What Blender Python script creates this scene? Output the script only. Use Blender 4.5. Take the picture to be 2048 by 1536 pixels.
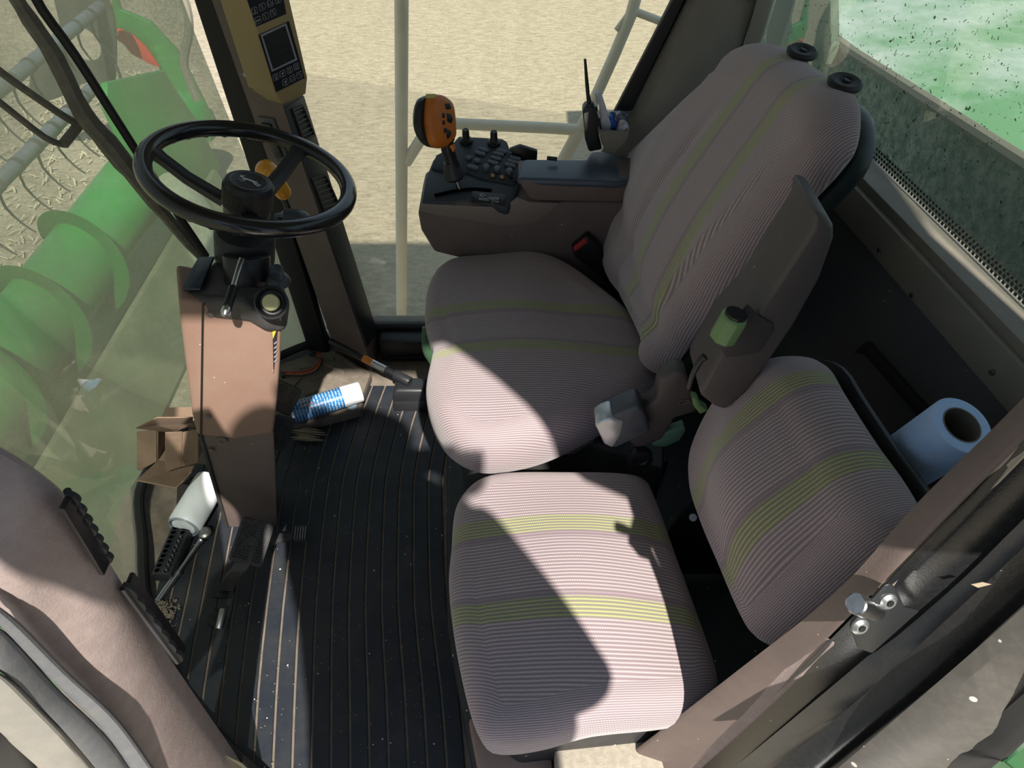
import bpy, bmesh, math, random
from mathutils import Vector, Matrix
from math import radians, sin, cos, pi, sqrt, atan2
R_ = random.Random(7)
SC = bpy.context.scene
for o in list(bpy.data.objects): bpy.data.objects.remove(o)
# ---------------------------------------------------------------- camera, light, exposure
F = 1420.0; TILT = radians(45.4); CH = 1.6
cam = bpy.data.objects.new('camera', bpy.data.cameras.new('camera'))
SC.collection.objects.link(cam); SC.camera = cam
cam.location = (0, 0, CH); cam.rotation_euler = (pi/2 - TILT, 0, 0)
cam.data.sensor_width = 36; cam.data.lens = F/2048*36; cam.data.clip_start = .01; cam.data.clip_end = 500
w = bpy.data.worlds.new('sky'); SC.world = w; w.use_nodes = True
bg = w.node_tree.nodes['Background']; bg.inputs[0].default_value = (.58, .75, 1.0, 1); bg.inputs[1].default_value = .68
sun = bpy.data.objects.new('sun', bpy.data.lights.new('sun', 'SUN')); SC.collection.objects.link(sun)
SUN = Vector((.16, -.62, .77)).normalized()
sun.rotation_euler = SUN.to_track_quat('Z', 'Y').to_euler(); sun.data.energy = 7.2; sun.data.angle = radians(.8); sun.data.color = (1, .95, .87)
SC.view_settings.view_transform = 'Standard'; SC.view_settings.look = 'None'
SC.view_settings.gamma = 1; SC.view_settings.use_curve_mapping = False; SC.view_settings.exposure = 0.14

# ---------------------------------------------------------------- a pixel of the photo to a point at a known plane in the cab
CT, ST = cos(TILT), sin(TILT); EYE = Vector((0, 0, CH))
def ray(u, v):
    a = (u-1024)/F; b = (768-v)/F
    return Vector((a, CT+b*ST, -ST+b*CT))
def PZ(u, v, z): r = ray(u, v); return EYE + r*((z-CH)/r.z)
def PY(u, v, y): r = ray(u, v); return EYE + r*(y/r.y)
def PX(u, v, x): r = ray(u, v); return EYE + r*(x/r.x)
def PP(u, v, p, n): r = ray(u, v); return EYE + r*((p-EYE).dot(n)/r.dot(n))
def V(*a): return Vector(a)
def plane3(a, b, c):
    n = (b-a).cross(c-a).normalized()
    if n.dot(EYE-a) < 0: n = -n
    return a, n
# ---------------------------------------------------------------- scene graph helpers
OFF = {}
col = SC.collection
def thing(name, label, cat, loc, group=None):
    o = bpy.data.objects.new(name, None); col.objects.link(o); o.location = loc
    o.empty_display_size = .05
    o['label'] = label; o['category'] = cat
    if group: o['group'] = group
    OFF[o.name] = Vector(loc); return o
def emit(name, bm, mat, parent=None, label=None, at=None, kind=None, cat=None, group=None, smooth=40, mats=None):
    """link a bmesh built in world coordinates as one object; origin = `at` or the parent's origin"""
    base = OFF[parent.name] if parent else Vector((0, 0, 0))
    org = Vector(at) if at is not None else base.copy()
    for v in bm.verts: v.co -= org
    bmesh.ops.recalc_face_normals(bm, faces=bm.faces[:])
    me = bpy.data.meshes.new(name); bm.to_mesh(me); bm.free()
    for p in me.polygons: p.use_smooth = True
    if smooth is not None: me.set_sharp_from_angle(angle=radians(smooth))
    for m in (mats or [mat]): me.materials.append(m)
    o = bpy.data.objects.new(name, me); col.objects.link(o)
    if parent: o.parent = parent
    o.location = org - base
    OFF[o.name] = org
    if label: o['label'] = label
    if kind: o['kind'] = kind
    if cat: o['category'] = cat
    if group: o['group'] = group
    return o
def again(src, loc_world, parent, rot=None, label=None):
    c = src.copy(); col.objects.link(c); c.parent = parent
    c.location = Vector(loc_world) - OFF[parent.name]
    if rot is not None: c.rotation_euler = rot
    OFF[c.name] = Vector(loc_world)
    return c
def struct(name, bm, mat, **k): return emit(name, bm, mat, kind='structure', **k)
# ---------------------------------------------------------------- mesh helpers
def B(): return bmesh.new()
def face(bm, vs):
    try: return bm.faces.new(vs)
    except ValueError: return None
def bevel(bm, w, seg=2, ang=30, faces=None):
    bm.normal_update()
    es = [e for e in bm.edges if len(e.link_faces) == 2 and e.calc_face_angle(0) > radians(ang)]
    if es and w > 0: bmesh.ops.bevel(bm, geom=es, offset=w, segments=seg, profile=.5, affect='EDGES', clamp_overlap=True)
def join(bm, other):
    me = bpy.data.meshes.new('tmp'); other.to_mesh(me); other.free(); bm.from_mesh(me); bpy.data.meshes.remove(me); return bm
def box(c, s, M=None, bev=.003, seg=2):
    bm = B(); bmesh.ops.create_cube(bm, size=1)
    M = M or Matrix.Identity(3)
    for v in bm.verts: v.co = Vector(c) + M @ Vector((v.co.x*s[0], v.co.y*s[1], v.co.z*s[2]))
    bmesh.ops.recalc_face_normals(bm, faces=bm.faces[:])
    bevel(bm, bev, seg); return bm
def prism(pts, vec, bev=.003, seg=2):
    bm = B(); n = len(pts); vec = Vector(vec)
    a = [bm.verts.new(p) for p in pts]; b = [bm.verts.new(Vector(p)+vec) for p in pts]
    face(bm, a); face(bm, b[::-1])
    for i in range(n): face(bm, [a[i], a[(i+1) % n], b[(i+1) % n], b[i]])
    bmesh.ops.recalc_face_normals(bm, faces=bm.faces[:])
    bevel(bm, bev, seg); return bm
def loft(rings, bev=0, seg=2, cap=True, closed=True):
    bm = B(); vr = [[bm.verts.new(p) for p in r] for r in rings]; n = len(rings[0])
    for a, b in zip(vr, vr[1:]):
        for i in range(n if closed else n-1): face(bm, [a[i], a[(i+1) % n], b[(i+1) % n], b[i]])
    if cap and closed: face(bm, vr[0][::-1]); face(bm, vr[-1])
    bmesh.ops.recalc_face_normals(bm, faces=bm.faces[:])
    bevel(bm, bev, seg); return bm
def frame(axis):
    z = Vector(axis).normalized(); h = Vector((0, 0, 1)) if abs(z.z) < .9 else Vector((1, 0, 0))
    x = h.cross(z).normalized(); y = z.cross(x); return x, y, z
def lathe(prof, o, axis, n=24, x=None, cap=True):
    X, Y, Z = frame(axis); o = Vector(o)
    return loft([[o + Z*h + (X*cos(2*pi*i/n) + Y*sin(2*pi*i/n))*max(r, 1e-5) for i in range(n)] for r, h in prof], cap=cap)
def cyl(a, b, r, n=20, bev=0):
    a, b = Vector(a), Vector(b); L = (b-a).length
    pr = [(r, 0), (r, L)] if not bev else [(r-bev, 0), (r-bev*.3, bev*.3), (r, bev), (r, L-bev), (r-bev*.3, L-bev*.3), (r-bev, L)]
    return lathe(pr, a, b-a, n)
def cr(pts, n, closed=False):
    out = []; m = len(pts); P = [Vector(p) for p in pts]
    rng = m if closed else m-1
    for i in range(rng):
        if closed: p0, p1, p2, p3 = P[i-1], P[i], P[(i+1) % m], P[(i+2) % m]
        else: p0, p1, p2, p3 = P[max(i-1, 0)], P[i], P[i+1], P[min(i+2, m-1)]
        for k in range(n):
            t = k/n
            out.append(.5*((2*p1)+(p2-p0)*t+(2*p0-5*p1+4*p2-p3)*t*t+(3*p1-p0-3*p2+p3)*t**3))
    if not closed: out.append(P[-1])
    return out
def resample(pts, n):
    P = list(pts)+[pts[0]]; L = [0]
    for a, b in zip(P, P[1:]): L.append(L[-1]+(b-a).length)
    out = []; j = 0
    for k in range(n):
        d = L[-1]*k/n
        while L[j+1] < d: j += 1
        t = (d-L[j])/max(L[j+1]-L[j], 1e-9); out.append(P[j].lerp(P[j+1], t))
    return out
def tube(pts, r, n=10, smooth=0, closed=False, flat=1.0, up=None):
    P = cr(pts, smooth, closed) if smooth else [Vector(p) for p in pts]
    rings = []; m = len(P); prev = None
    for i, p in enumerate(P):
        if closed: t = P[(i+1) % m]-P[i-1]
        else: t = P[min(i+1, m-1)]-P[max(i-1, 0)]
        t.normalize()
        if prev is None:
            x = Vector(up) if up is not None else frame(t)[0]
        else: x = prev
        x = (x - t*x.dot(t)).normalized(); prev = x; y = t.cross(x)
        rr = r if not hasattr(r, '__len__') else r[0]+(r[-1]-r[0])*i/(m-1) if len(r) == 2 else r[min(int(i/(m-1)*(len(r)-1)), len(r)-1)]
        rings.append([p + x*rr*cos(2*pi*k/n) + y*rr*flat*sin(2*pi*k/n) for k in range(n)])
    if closed: rings.append(rings[0])
    bm = loft(rings, cap=not closed)
    if closed: bmesh.ops.remove_doubles(bm, verts=bm.verts[:], dist=1e-6)
    return bm
def rounded(c, x, y, w, h, r, n=5):
    out = []
    for sx, sy, a0 in ((1, 1, 0), (-1, 1, pi/2), (-1, -1, pi), (1, -1, 3*pi/2)):
        for k in range(n+1):
            a = a0+pi/2*k/n
            out.append(c + x*(sx*(w/2-r)+r*cos(a)) + y*(sy*(h/2-r)+r*sin(a)))
    return out
def ringmesh(outer, inner, vec):
    bm = B(); vec = Vector(vec); n = len(outer)
    L = [[bm.verts.new(p) for p in outer], [bm.verts.new(p+vec) for p in outer], [bm.verts.new(p+vec) for p in inner], [bm.verts.new(p) for p in inner]]
    for k in range(4):
        a, b = L[k], L[(k+1) % 4]
        for i in range(n): face(bm, [a[i], a[(i+1) % n], b[(i+1) % n], b[i]])
    bmesh.ops.recalc_face_normals(bm, faces=bm.faces[:]); return bm
def textmesh(body, c, x, y, size, depth=.0004):
    cu = bpy.data.curves.new('t', 'FONT'); cu.body = body; cu.size = size; cu.align_x = 'CENTER'; cu.align_y = 'CENTER'; cu.extrude = depth; cu.resolution_u = 3
    ob = bpy.data.objects.new('t', cu); me = bpy.data.meshes.new_from_object(ob)
    bm = B(); bm.from_mesh(me); z = x.cross(y).normalized()
    for v in bm.verts: v.co = c + x*v.co.x + y*v.co.y + z*v.co.z
    bpy.data.objects.remove(ob); bpy.data.curves.remove(cu); bpy.data.meshes.remove(me); return bm
def cushion(outline, N, S, T, cen, e=.03, thick=.1, dome=.02, M=140, K=14, fn=None, inset_bot=.02):
    """upholstered pad: outline of the widest line, N outward, S/T fabric axes, UVs run on round the edge"""
    P = resample(cr(outline, 12, True), M); N = N.normalized()
    c = sum(P, Vector())/M; bm = B(); uv = bm.loops.layers.uv.new('UVMap')
    tx, sx_ = max(abs((p-c).dot(T)) for p in P), max(abs((p-c).dot(S)) for p in P)
    dm = lambda q: max(0, 1-((q-c).dot(T)/(tx-e*.9))**2)**1.7*max(0, 1-((q-c).dot(S)/(sx_-e*.9))**2)**1.7
    prof = [(inset_bot, -thick, e*1.6+thick), (0.004, -thick*.75, e*1.57+thick*.7), (0, -thick*.35, e*1.57+thick*.3), (0, 0, e*1.57)]
    for k in range(1, 7):
        a = pi/2*k/6; prof.append((e*(1-cos(a)), e*sin(a), e*1.57*(1-k/6)))
    nr = []
    for i in range(M):
        t = P[(i+4) % M]-P[i-4]; n_o = t.cross(N).normalized(); nr.append(n_o if n_o.dot(P[i]-c) > 0 else -n_o)
    nr = [sum((nr[(i+k) % M] for k in range(-4, 5)), Vector()).normalized() for i in range(M)]
    rings = []; data = {}
    def ringv(fun):
        r = []
        for p, dn in zip(P, nr):
            q, su = fun(p, dn); v = bm.verts.new(q); data[v] = su; r.append(v)
        rings.append(r)
    for ins, h, arc in prof:
        def f(p, dn, ins=ins, h=h, arc=arc):
            q = p - dn*ins; qe = q
            g = fn(q, 1.0) if (fn and h > 0) else 0
            return q + N*(h+g*max(h, 0)/e), ((qe-cen).dot(S)+arc*dn.dot(S), (qe-cen).dot(T)+arc*dn.dot(T))
        ringv(f)
    for k in range(1, K):
        s = 1-k/K
        def f(p, dn, s=s):
            q = c + (p-dn*e-c)*s
            h = e + dome*dm(q) + (fn(q, s) if fn else 0)
            return q+N*h, ((q-cen).dot(S), (q-cen).dot(T))
        ringv(f)
    for a, b in zip(rings, rings[1:]):
        for i in range(M): bm.faces.new([a[i], a[(i+1) % M], b[(i+1) % M], b[i]])
    q = c + N*(e+dome+(fn(c, 0) if fn else 0)); vc = bm.verts.new(q); data[vc] = ((c-cen).dot(S), (c-cen).dot(T))
    for i in range(M): bm.faces.new([rings[-1][i], rings[-1][(i+1) % M], vc])
    bm.faces.new(rings[0][::-1])
    for f in bm.faces:
        for l in f.loops: l[uv].uv = data[l.vert]
    return bm
# ---------------------------------------------------------------- materials
MAT = {}
def nodes(name):
    m = bpy.data.materials.new(name); m.use_nodes = True; nt = m.node_tree; nt.nodes.clear(); MAT[name] = m
    return m, nt, nt.nodes, nt.links
def nd(nt, t, **k):
    n = nt.nodes.new(t)
    for a, b in k.items(): setattr(n, a, b)
    return n
def mth(nt, op, a, b=None, c=None, clamp=False):
    n = nt.nodes.new('ShaderNodeMath'); n.operation = op; n.use_clamp = clamp
    for i, x in enumerate((a, b, c)):
        if x is None: continue
        if isinstance(x, (int, float)): n.inputs[i].default_value = x
        else: nt.links.new(x, n.inputs[i])
    return n.outputs[0]
def mixc(nt, f, a, b):
    n = nt.nodes.new('ShaderNodeMix'); n.data_type = 'RGBA'
    for i, x in ((0, f), (6, a), (7, b)):
        if isinstance(x, (int, float)): n.inputs[i].default_value = x
        elif isinstance(x, tuple): n.inputs[i].default_value = (*x, 1) if len(x) == 3 else x
        else: nt.links.new(x, n.inputs[i])
    return n.outputs[2]
def noise(nt, vec, scale, detail=4, rough=.6):
    n = nd(nt, 'ShaderNodeTexNoise'); n.inputs['Scale'].default_value = scale; n.inputs['Detail'].default_value = detail; n.inputs['Roughness'].default_value = rough
    nt.links.new(vec, n.inputs['Vector']); return n.outputs['Fac']
def ramp(nt, f, lo, hi):
    n = nd(nt, 'ShaderNodeMapRange'); n.inputs['From Min'].default_value = lo; n.inputs['From Max'].default_value = hi
    nt.links.new(f, n.inputs['Value']); return n.outputs['Result']
def mat(name, c, rough=.55, metal=0, grain=0, gscale=400, dust=0, dustc=(.55, .48, .38), dscale=14, specks=0, spec=.5, trans=0, c2=None, c2scale=8, coat=0):
    m, nt, ns, ls = nodes(name)
    out = nd(nt, 'ShaderNodeOutputMaterial'); p = nd(nt, 'ShaderNodeBsdfPrincipled'); ls.new(p.outputs[0], out.inputs[0])
    tc = nd(nt, 'ShaderNodeTexCoord').outputs['Object']
    colr = c
    if c2: colr = mixc(nt, ramp(nt, noise(nt, tc, c2scale), .35, .65), c, c2)
    if dust:
        f = mth(nt, 'MULTIPLY', ramp(nt, noise(nt, tc, dscale, 8, .7), .42, .75), dust, clamp=True)
        colr = mixc(nt, f, colr, dustc)
    if specks:
        v = nd(nt, 'ShaderNodeTexVoronoi'); v.inputs['Scale'].default_value = 55; ls.new(tc, v.inputs['Vector'])
        sp = nd(nt, 'ShaderNodeSeparateColor'); ls.new(v.outputs['Color'], sp.inputs[0])
        rr = mth(nt, 'MULTIPLY', mth(nt, 'POWER', sp.outputs[0], 6), .13*specks)
        f = mth(nt, 'LESS_THAN', v.outputs['Distance'], rr)
        colr = mixc(nt, f, colr, (.7, .66, .58))
    if isinstance(colr, tuple): p.inputs['Base Color'].default_value = (*colr, 1)
    else: ls.new(colr, p.inputs['Base Color'])
    p.inputs['Roughness'].default_value = rough; p.inputs['Metallic'].default_value = metal
    p.inputs['Specular IOR Level'].default_value = spec
    if trans: p.inputs['Transmission Weight'].default_value = trans
    if coat: p.inputs['Coat Weight'].default_value = coat
    if grain:
        b = nd(nt, 'ShaderNodeBump'); b.inputs['Strength'].default_value = grain; b.inputs['Distance'].default_value = .0006
        ls.new(noise(nt, tc, gscale, 2), b.inputs['Height']); ls.new(b.outputs[0], p.inputs['Normal'])
    return m
def fabric(name, band, half, pitch=.0082):
    m, nt, ns, ls = nodes(name)
    out = nd(nt, 'ShaderNodeOutputMaterial'); p = nd(nt, 'ShaderNodeBsdfPrincipled'); ls.new(p.outputs[0], out.inputs[0])
    uv = nd(nt, 'ShaderNodeTexCoord').outputs['UV']; sp = nd(nt, 'ShaderNodeSeparateXYZ'); ls.new(uv, sp.inputs[0]); S, T = sp.outputs[0], sp.outputs[1]
    warp = mth(nt, 'MULTIPLY', noise(nt, uv, 9, 2), .002); T2 = mth(nt, 'ADD', T, warp)
    rib = mth(nt, 'MULTIPLY_ADD', mth(nt, 'SINE', mth(nt, 'MULTIPLY', T2, 2*pi/pitch)), .5, .5)
    st = mth(nt, 'MULTIPLY_ADD', mth(nt, 'SINE', mth(nt, 'ADD', mth(nt, 'MULTIPLY', S, 2*pi/.0042), mth(nt, 'MULTIPLY', T, 2*pi/pitch*.5))), .5, .5)
    stitch = mth(nt, 'MULTIPLY', mth(nt, 'POWER', rib, 1.7), mth(nt, 'MULTIPLY_ADD', st, .55, .45))
    at = mth(nt, 'ABSOLUTE', T2)
    inb = mth(nt, 'LESS_THAN', mth(nt, 'ABSOLUTE', mth(nt, 'SUBTRACT', at, band)), half)
    edge = mth(nt, 'LESS_THAN', mth(nt, 'ABSOLUTE', mth(nt, 'SUBTRACT', at, band-half-.006)), .006)
    wear = ramp(nt, noise(nt, uv, 5, 5, .6), .3, .72)
    hi = mixc(nt, wear, (.60, .495, .505), (.66, .54, .475)); lo = (.265, .205, .225)
    hi = mixc(nt, mth(nt, 'MULTIPLY', edge, .55), hi, (.21, .14, .17))
    hi = mixc(nt, mth(nt, 'MULTIPLY', inb, .9), hi, (.54, .60, .18)); lo2 = mixc(nt, mth(nt, 'MULTIPLY', inb, .3), lo, (.20, .23, .09))
    ls.new(mixc(nt, stitch, lo2, hi), p.inputs['Base Color'])
    p.inputs['Roughness'].default_value = .95; p.inputs['Specular IOR Level'].default_value = .15
    p.inputs['Sheen Weight'].default_value = .35; p.inputs['Sheen Roughness'].default_value = .5
    b = nd(nt, 'ShaderNodeBump'); b.inputs['Strength'].default_value = .55; b.inputs['Distance'].default_value = .0015
    ls.new(mth(nt, 'ADD', stitch, mth(nt, 'MULTIPLY', noise(nt, uv, 600, 2), .3)), b.inputs['Height']); ls.new(b.outputs[0], p.inputs['Normal'])
    return m
def glass(name, dust, dustc=(.60, .62, .50), scale=3, low=None, lowamt=0, spots=0, spotc=(.03, .04, .03), tint=(.96, .98, .95), lowfn=None, streak=0, refl=.8):
    m, nt, ns, ls = nodes(name)
    out = nd(nt, 'ShaderNodeOutputMaterial'); tc = nd(nt, 'ShaderNodeTexCoord').outputs['Object']
    tr = nd(nt, 'ShaderNodeBsdfTransparent'); tr.inputs[0].default_value = (*tint, 1)
    df = nd(nt, 'ShaderNodeBsdfDiffuse'); tl = nd(nt, 'ShaderNodeBsdfTranslucent')
    cv = dustc
    f = mth(nt, 'MULTIPLY', mth(nt, 'MULTIPLY_ADD', ramp(nt, noise(nt, tc, scale, 8, .65), .25, .8), .7, .6), dust, clamp=True)
    fine = mth(nt, 'MULTIPLY_ADD', noise(nt, tc, 160, 4, .8), .7, .65)
    f = mth(nt, 'MULTIPLY', f, fine, clamp=True)
    if streak:
        mp = nd(nt, 'ShaderNodeMapping'); mp.inputs['Scale'].default_value = (60, 60, 2.2); ls.new(tc, mp.inputs[0])
        f = mth(nt, 'ADD', f, mth(nt, 'MULTIPLY', ramp(nt, noise(nt, mp.outputs[0], 1, 3), .62, .8), streak), clamp=True)
    if lowfn: f = lowfn(nt, tc, f)
    if spots:
        v = nd(nt, 'ShaderNodeTexVoronoi'); v.inputs['Scale'].default_value = 105; v.inputs['Randomness'].default_value = 1
        nn = nd(nt, 'ShaderNodeTexNoise'); nn.inputs['Scale'].default_value = 60; ls.new(tc, nn.inputs['Vector'])
        ad = nd(nt, 'ShaderNodeVectorMath'); ad.operation = 'MULTIPLY_ADD'; ls.new(nn.outputs['Color'], ad.inputs[0]); ad.inputs[1].default_value = (.03, .03, .03); ls.new(tc, ad.inputs[2])
        ls.new(ad.outputs[0], v.inputs['Vector'])
        sp = nd(nt, 'ShaderNodeSeparateColor'); ls.new(v.outputs['Color'], sp.inputs[0])
        rr = mth(nt, 'MULTIPLY', mth(nt, 'POWER', sp.outputs[0], 2.2), .30*spots)
        sf = mth(nt, 'LESS_THAN', v.outputs['Distance'], rr)
        f = mth(nt, 'MAXIMUM', f, mth(nt, 'MULTIPLY', sf, .85)); cv = mixc(nt, sf, dustc, spotc)
    for n in (df, tl):
        if isinstance(cv, tuple): n.inputs[0].default_value = (*cv, 1)
        else: ls.new(cv, n.inputs[0])
    mx = nd(nt, 'ShaderNodeMixShader'); mx.inputs[0].default_value = .45; ls.new(df.outputs[0], mx.inputs[1]); ls.new(tl.outputs[0], mx.inputs[2])
    m2 = nd(nt, 'ShaderNodeMixShader'); ls.new(f, m2.inputs[0]); ls.new(tr.outputs[0], m2.inputs[1]); ls.new(mx.outputs[0], m2.inputs[2])
    gl = nd(nt, 'ShaderNodeBsdfGlossy'); gl.inputs['Roughness'].default_value = .02
    fr = nd(nt, 'ShaderNodeFresnel'); fr.inputs[0].default_value = 1.5
    m3 = nd(nt, 'ShaderNodeMixShader'); ls.new(mth(nt, 'MULTIPLY', fr.outputs[0], refl, clamp=True), m3.inputs[0]); ls.new(m2.outputs[0], m3.inputs[1]); ls.new(gl.outputs[0], m3.inputs[2])
    ls.new(m3.outputs[0], out.inputs[0]); return m
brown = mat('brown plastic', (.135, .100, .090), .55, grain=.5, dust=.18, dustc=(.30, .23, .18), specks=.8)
brownlit = mat('dusty sunlit brown plastic', (.30, .205, .165), .6, grain=.5, dust=.35, dustc=(.42, .33, .28), specks=.5)  # lighter copy of the brown plastic, sunlight put into its colour
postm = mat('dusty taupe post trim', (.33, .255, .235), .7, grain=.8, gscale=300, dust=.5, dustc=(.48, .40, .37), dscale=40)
greybrown = mat('grey brown lining', (.20, .185, .16), .85, grain=.8, gscale=260, c2=(.235, .215, .185))
sillm = mat('taupe painted sill', (.27, .245, .20), .5, grain=.2, dust=.2, specks=.5)
charcoal = mat('charcoal felt lining', (.13, .125, .13), .9, grain=.8, gscale=200, dust=.15, dustc=(.14, .13, .12), specks=1)
black = mat('black plastic', (.012, .012, .014), .38, grain=.2, specks=.5)
softblack = mat('soft black vinyl', (.020, .021, .024), .42, grain=.25, gscale=500)
blackmat = mat('black dusty metal', (.030, .030, .032), .5, dust=.25, dustc=(.13, .12, .10), specks=1.2)
rubber = mat('black rubber', (.018, .018, .018), .6)
matrub = mat('worn navy black floor rubber', (.022, .026, .034), .5, dust=.55, dustc=(.065, .062, .055), dscale=7, specks=1, c2=(.012, .018, .030), c2scale=5, grain=.6, gscale=120)
dusty = mat('packed tan dust', (.22, .18, .14), .95, grain=1, gscale=300, c2=(.15, .125, .10), c2scale=30)
dash_sky = mat('dark console plastic with painted sky sheen', (.048, .056, .070), .42, grain=.5, gscale=500)  # the blue in this colour stands in for sky sheen
bluepad = mat('slate blue pad', (.030, .042, .062), .3, grain=.2)
tan = mat('khaki monitor housing', (.36, .27, .13), .6, grain=.3, gscale=500)
lcd = mat('dark green grey lcd', (.030, .036, .034), .25)
keym = mat('black membrane', (.010, .011, .018), .45)
white = mat('white print', (.62, .62, .66), .6)
greyprint = mat('grey print', (.30, .30, .34), .6)
orange = mat('orange plastic', (.62, .17, .015), .4, dust=.35, dustc=(.25, .08, .02), dscale=30)
amber = mat('amber plastic', (.85, .36, .03), .25, coat=.5)
yellow = mat('dirty yellow plastic', (.60, .55, .16), .5, dust=.4, dustc=(.35, .3, .15))
cream = mat('cream yellow knob', (.56, .54, .28), .5)
green = mat('pale green plastic', (.17, .30, .11), .45, dust=.3, dustc=(.3, .4, .25))
dkgreen = mat('dark green plastic', (.045, .10, .05), .5)
steel = mat('bright steel', (.6, .6, .6), .22, 1)
dullsteel = mat('scuffed dull steel', (.42, .42, .42), .42, 1, dust=.4, dustc=(.2, .18, .15), dscale=60)
silverbk = mat('blue black vinyl with dust', (.06, .065, .08), .35, dust=.5, dustc=(.18, .18, .2))
jdgreen = mat('green machine paint', (.03, .27, .05), .35, dust=.35, dustc=(.22, .38, .16), dscale=2)
redp = mat('red reflector paint', (.75, .06, .03), .4)
reelgrey = mat('grey reel tube', (.12, .145, .18), .45, dust=.4, dustc=(.3, .28, .22))
reeldark = mat('dark steel reel plate', (.05, .055, .05), .5, dust=.5, dustc=(.2, .19, .14), dscale=4)
railm = mat('dusty pale rail paint', (.74, .68, .55), .7)
card = mat('brown cardboard', (.26, .175, .12), .9, c2=(.21, .145, .10), c2scale=20)
cardedge = mat('torn pale cardboard edge', (.55, .42, .30), .9)
paperw = mat('pale blue label', (.45, .55, .68), .6)
plasw = mat('milky white plastic', (.78, .80, .82), .45)
silver = mat('silver paint', (.60, .62, .64), .3, .6)
red = mat('red plastic', (.45, .04, .03), .4)
fabD = fabric('ribbed driver seat cloth', .073, .0155, .0066)
fabB = fabric('ribbed passenger seat cloth', .086, .019, .0068)
# ================================================================ SETTING
# --- cab floor: dusty deck, and the rubber mat's strips proud of it
bm = prism([V(-1.0, .30, -.06), V(.95, .30, -.06), V(.95, 1.83, -.06), V(-.66, 1.83, -.06), V(-1.0, 1.45, -.06), V(-1.06, 1.15, -.06), V(-1.0, .7, -.06)], (0, 0, .06), 0)
floor = struct('floor', bm, dusty, label='cab floor with a ridged black rubber mat, dusty in the grooves')
RY = [1536, 1380, 1214, 1058, 980, 930, 850, 773]; RX = [662, 663, 665, 676, 684, 693, 716, 745]; RS = [1.06, 1, .90, .83, .79, .77, .74, .71]
def ridge(x0): return [PZ(x + (x0-663)*s, y, 0) for x, y, s in zip(RX, RY, RS)]
K0 = -3; pitch = 36.4
for k in range(K0, 15):
    a = ridge(372+pitch*k+2.5); b = ridge(372+pitch*(k+1)-2.5)
    if k < 0: a, b = a[:6], b[:6]
    # extend toward the door
    for L_ in (a, b): L_.insert(0, L_[0] + (L_[0]-L_[1])*1.1)
    a = cr(a, 2); b = cr(b, 2)
    if k == 0:   # this strip is split by the joint in the mat
        pass
    emit('mat_strip', prism(a + b[::-1], (0, 0, .0045), .0012, 1), matrub, floor)
# --- raised foot plate with chequered bars in front of the seat
fz = .035
fp = [PZ(540, 735, fz), PZ(600, 715, fz), PZ(668, 700, fz), PZ(742, 745, fz), PZ(725, 790, fz), PZ(722, 818, fz), PZ(600, 850, fz), PZ(540, 850, fz)]
foot = thing('foot_plate', 'dusty tan chequered foot plate beneath the spray can', 'plate', fp[5])
emit('plate', prism([p - V(0, 0, fz) for p in fp], (0, 0, fz), .004), dusty, foot)
a0 = fp[2]; 
for i in range(9):
    for s in (0, 1):
        c = PZ(585+ i*17 + s*8, 745 + (i % 3)*26 + s*13, fz) if False else None
for (u1, v1, u2, v2) in [(600, 738, 640, 728), (650, 728, 690, 745), (620, 762, 660, 748), (670, 752, 712, 770), (585, 775, 600, 758), (610, 792, 650, 776), (665, 780, 700, 798), (690, 722, 728, 745), (640, 712, 668, 718), (570, 752, 590, 744), (600, 815, 640, 800)]:
    p, q = PZ(u1, v1, fz), PZ(u2, v2, fz); emit('tread_bar', tube([p, q], .006, 6, flat=1), dusty, foot)
# --- threshold / door sill box on the near side
# --- windshield: bowed pane from the left post to the right post, leaning forward at the top
bot = cr([V(-.615, 1.775, .03), V(-.78, 1.66, .03), V(-.95, 1.42, .03), V(-1.02, 1.18, .03), V(-.95, .98, .03), V(-.87, .80, .03), V(-.72, .60, .03), V(-.50, .43, .03)], 5)
top = cr([V(-.80, 1.80, 1.93), V(-.98, 1.68, 1.93), V(-1.14, 1.44, 1.93), V(-1.22, 1.18, 1.93), V(-1.20, .98, 1.93), V(-1.10, .80, 1.93), V(-.92, .60, 1.93), V(-.66, .43, 1.93)], 5)
def bow(s, t):  # s across, t up
    p = bot[s].lerp(top[s], t); return p + V(-.05, 0, 0)*sin(pi*t)
bm = B(); NT = 10
g = [[bm.verts.new(bow(i, j/NT)) for j in range(NT+1)] for i in range(len(bot))]
for i in range(len(bot)-1):
    for j in range(NT): bm.faces.new([g[i][j], g[i+1][j], g[i+1][j+1], g[i][j+1]])
gwind = glass('dusty windshield glass', .80, (.52, .52, .35), 2.2, tint=(.86, .92, .84), refl=.25)
struct('window_1', bm, gwind, smooth=None, label='large bowed windshield, dusty, with the green header behind it')
struct('trim_1', tube([p + V(.004, 0, -.005) for p in bot], .014, 8), rubber)
fr = B()
for i in range(len(bot)-1):     # the rubber fringe of bristles along the lower edge of the pane
    for k in range(14):
        p = bot[i].lerp(bot[i+1], k/14) + V(.012, 0, -.01)
        join(fr, tube([p, p+V(.022, -.012, -.012)], (.0016, .0005), 3))
emit('brush_seal', fr, rubber, None, 'fine black bristle fringe along the foot of the windshield', kind='stuff', cat='seal', at=bot[20])

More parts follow.
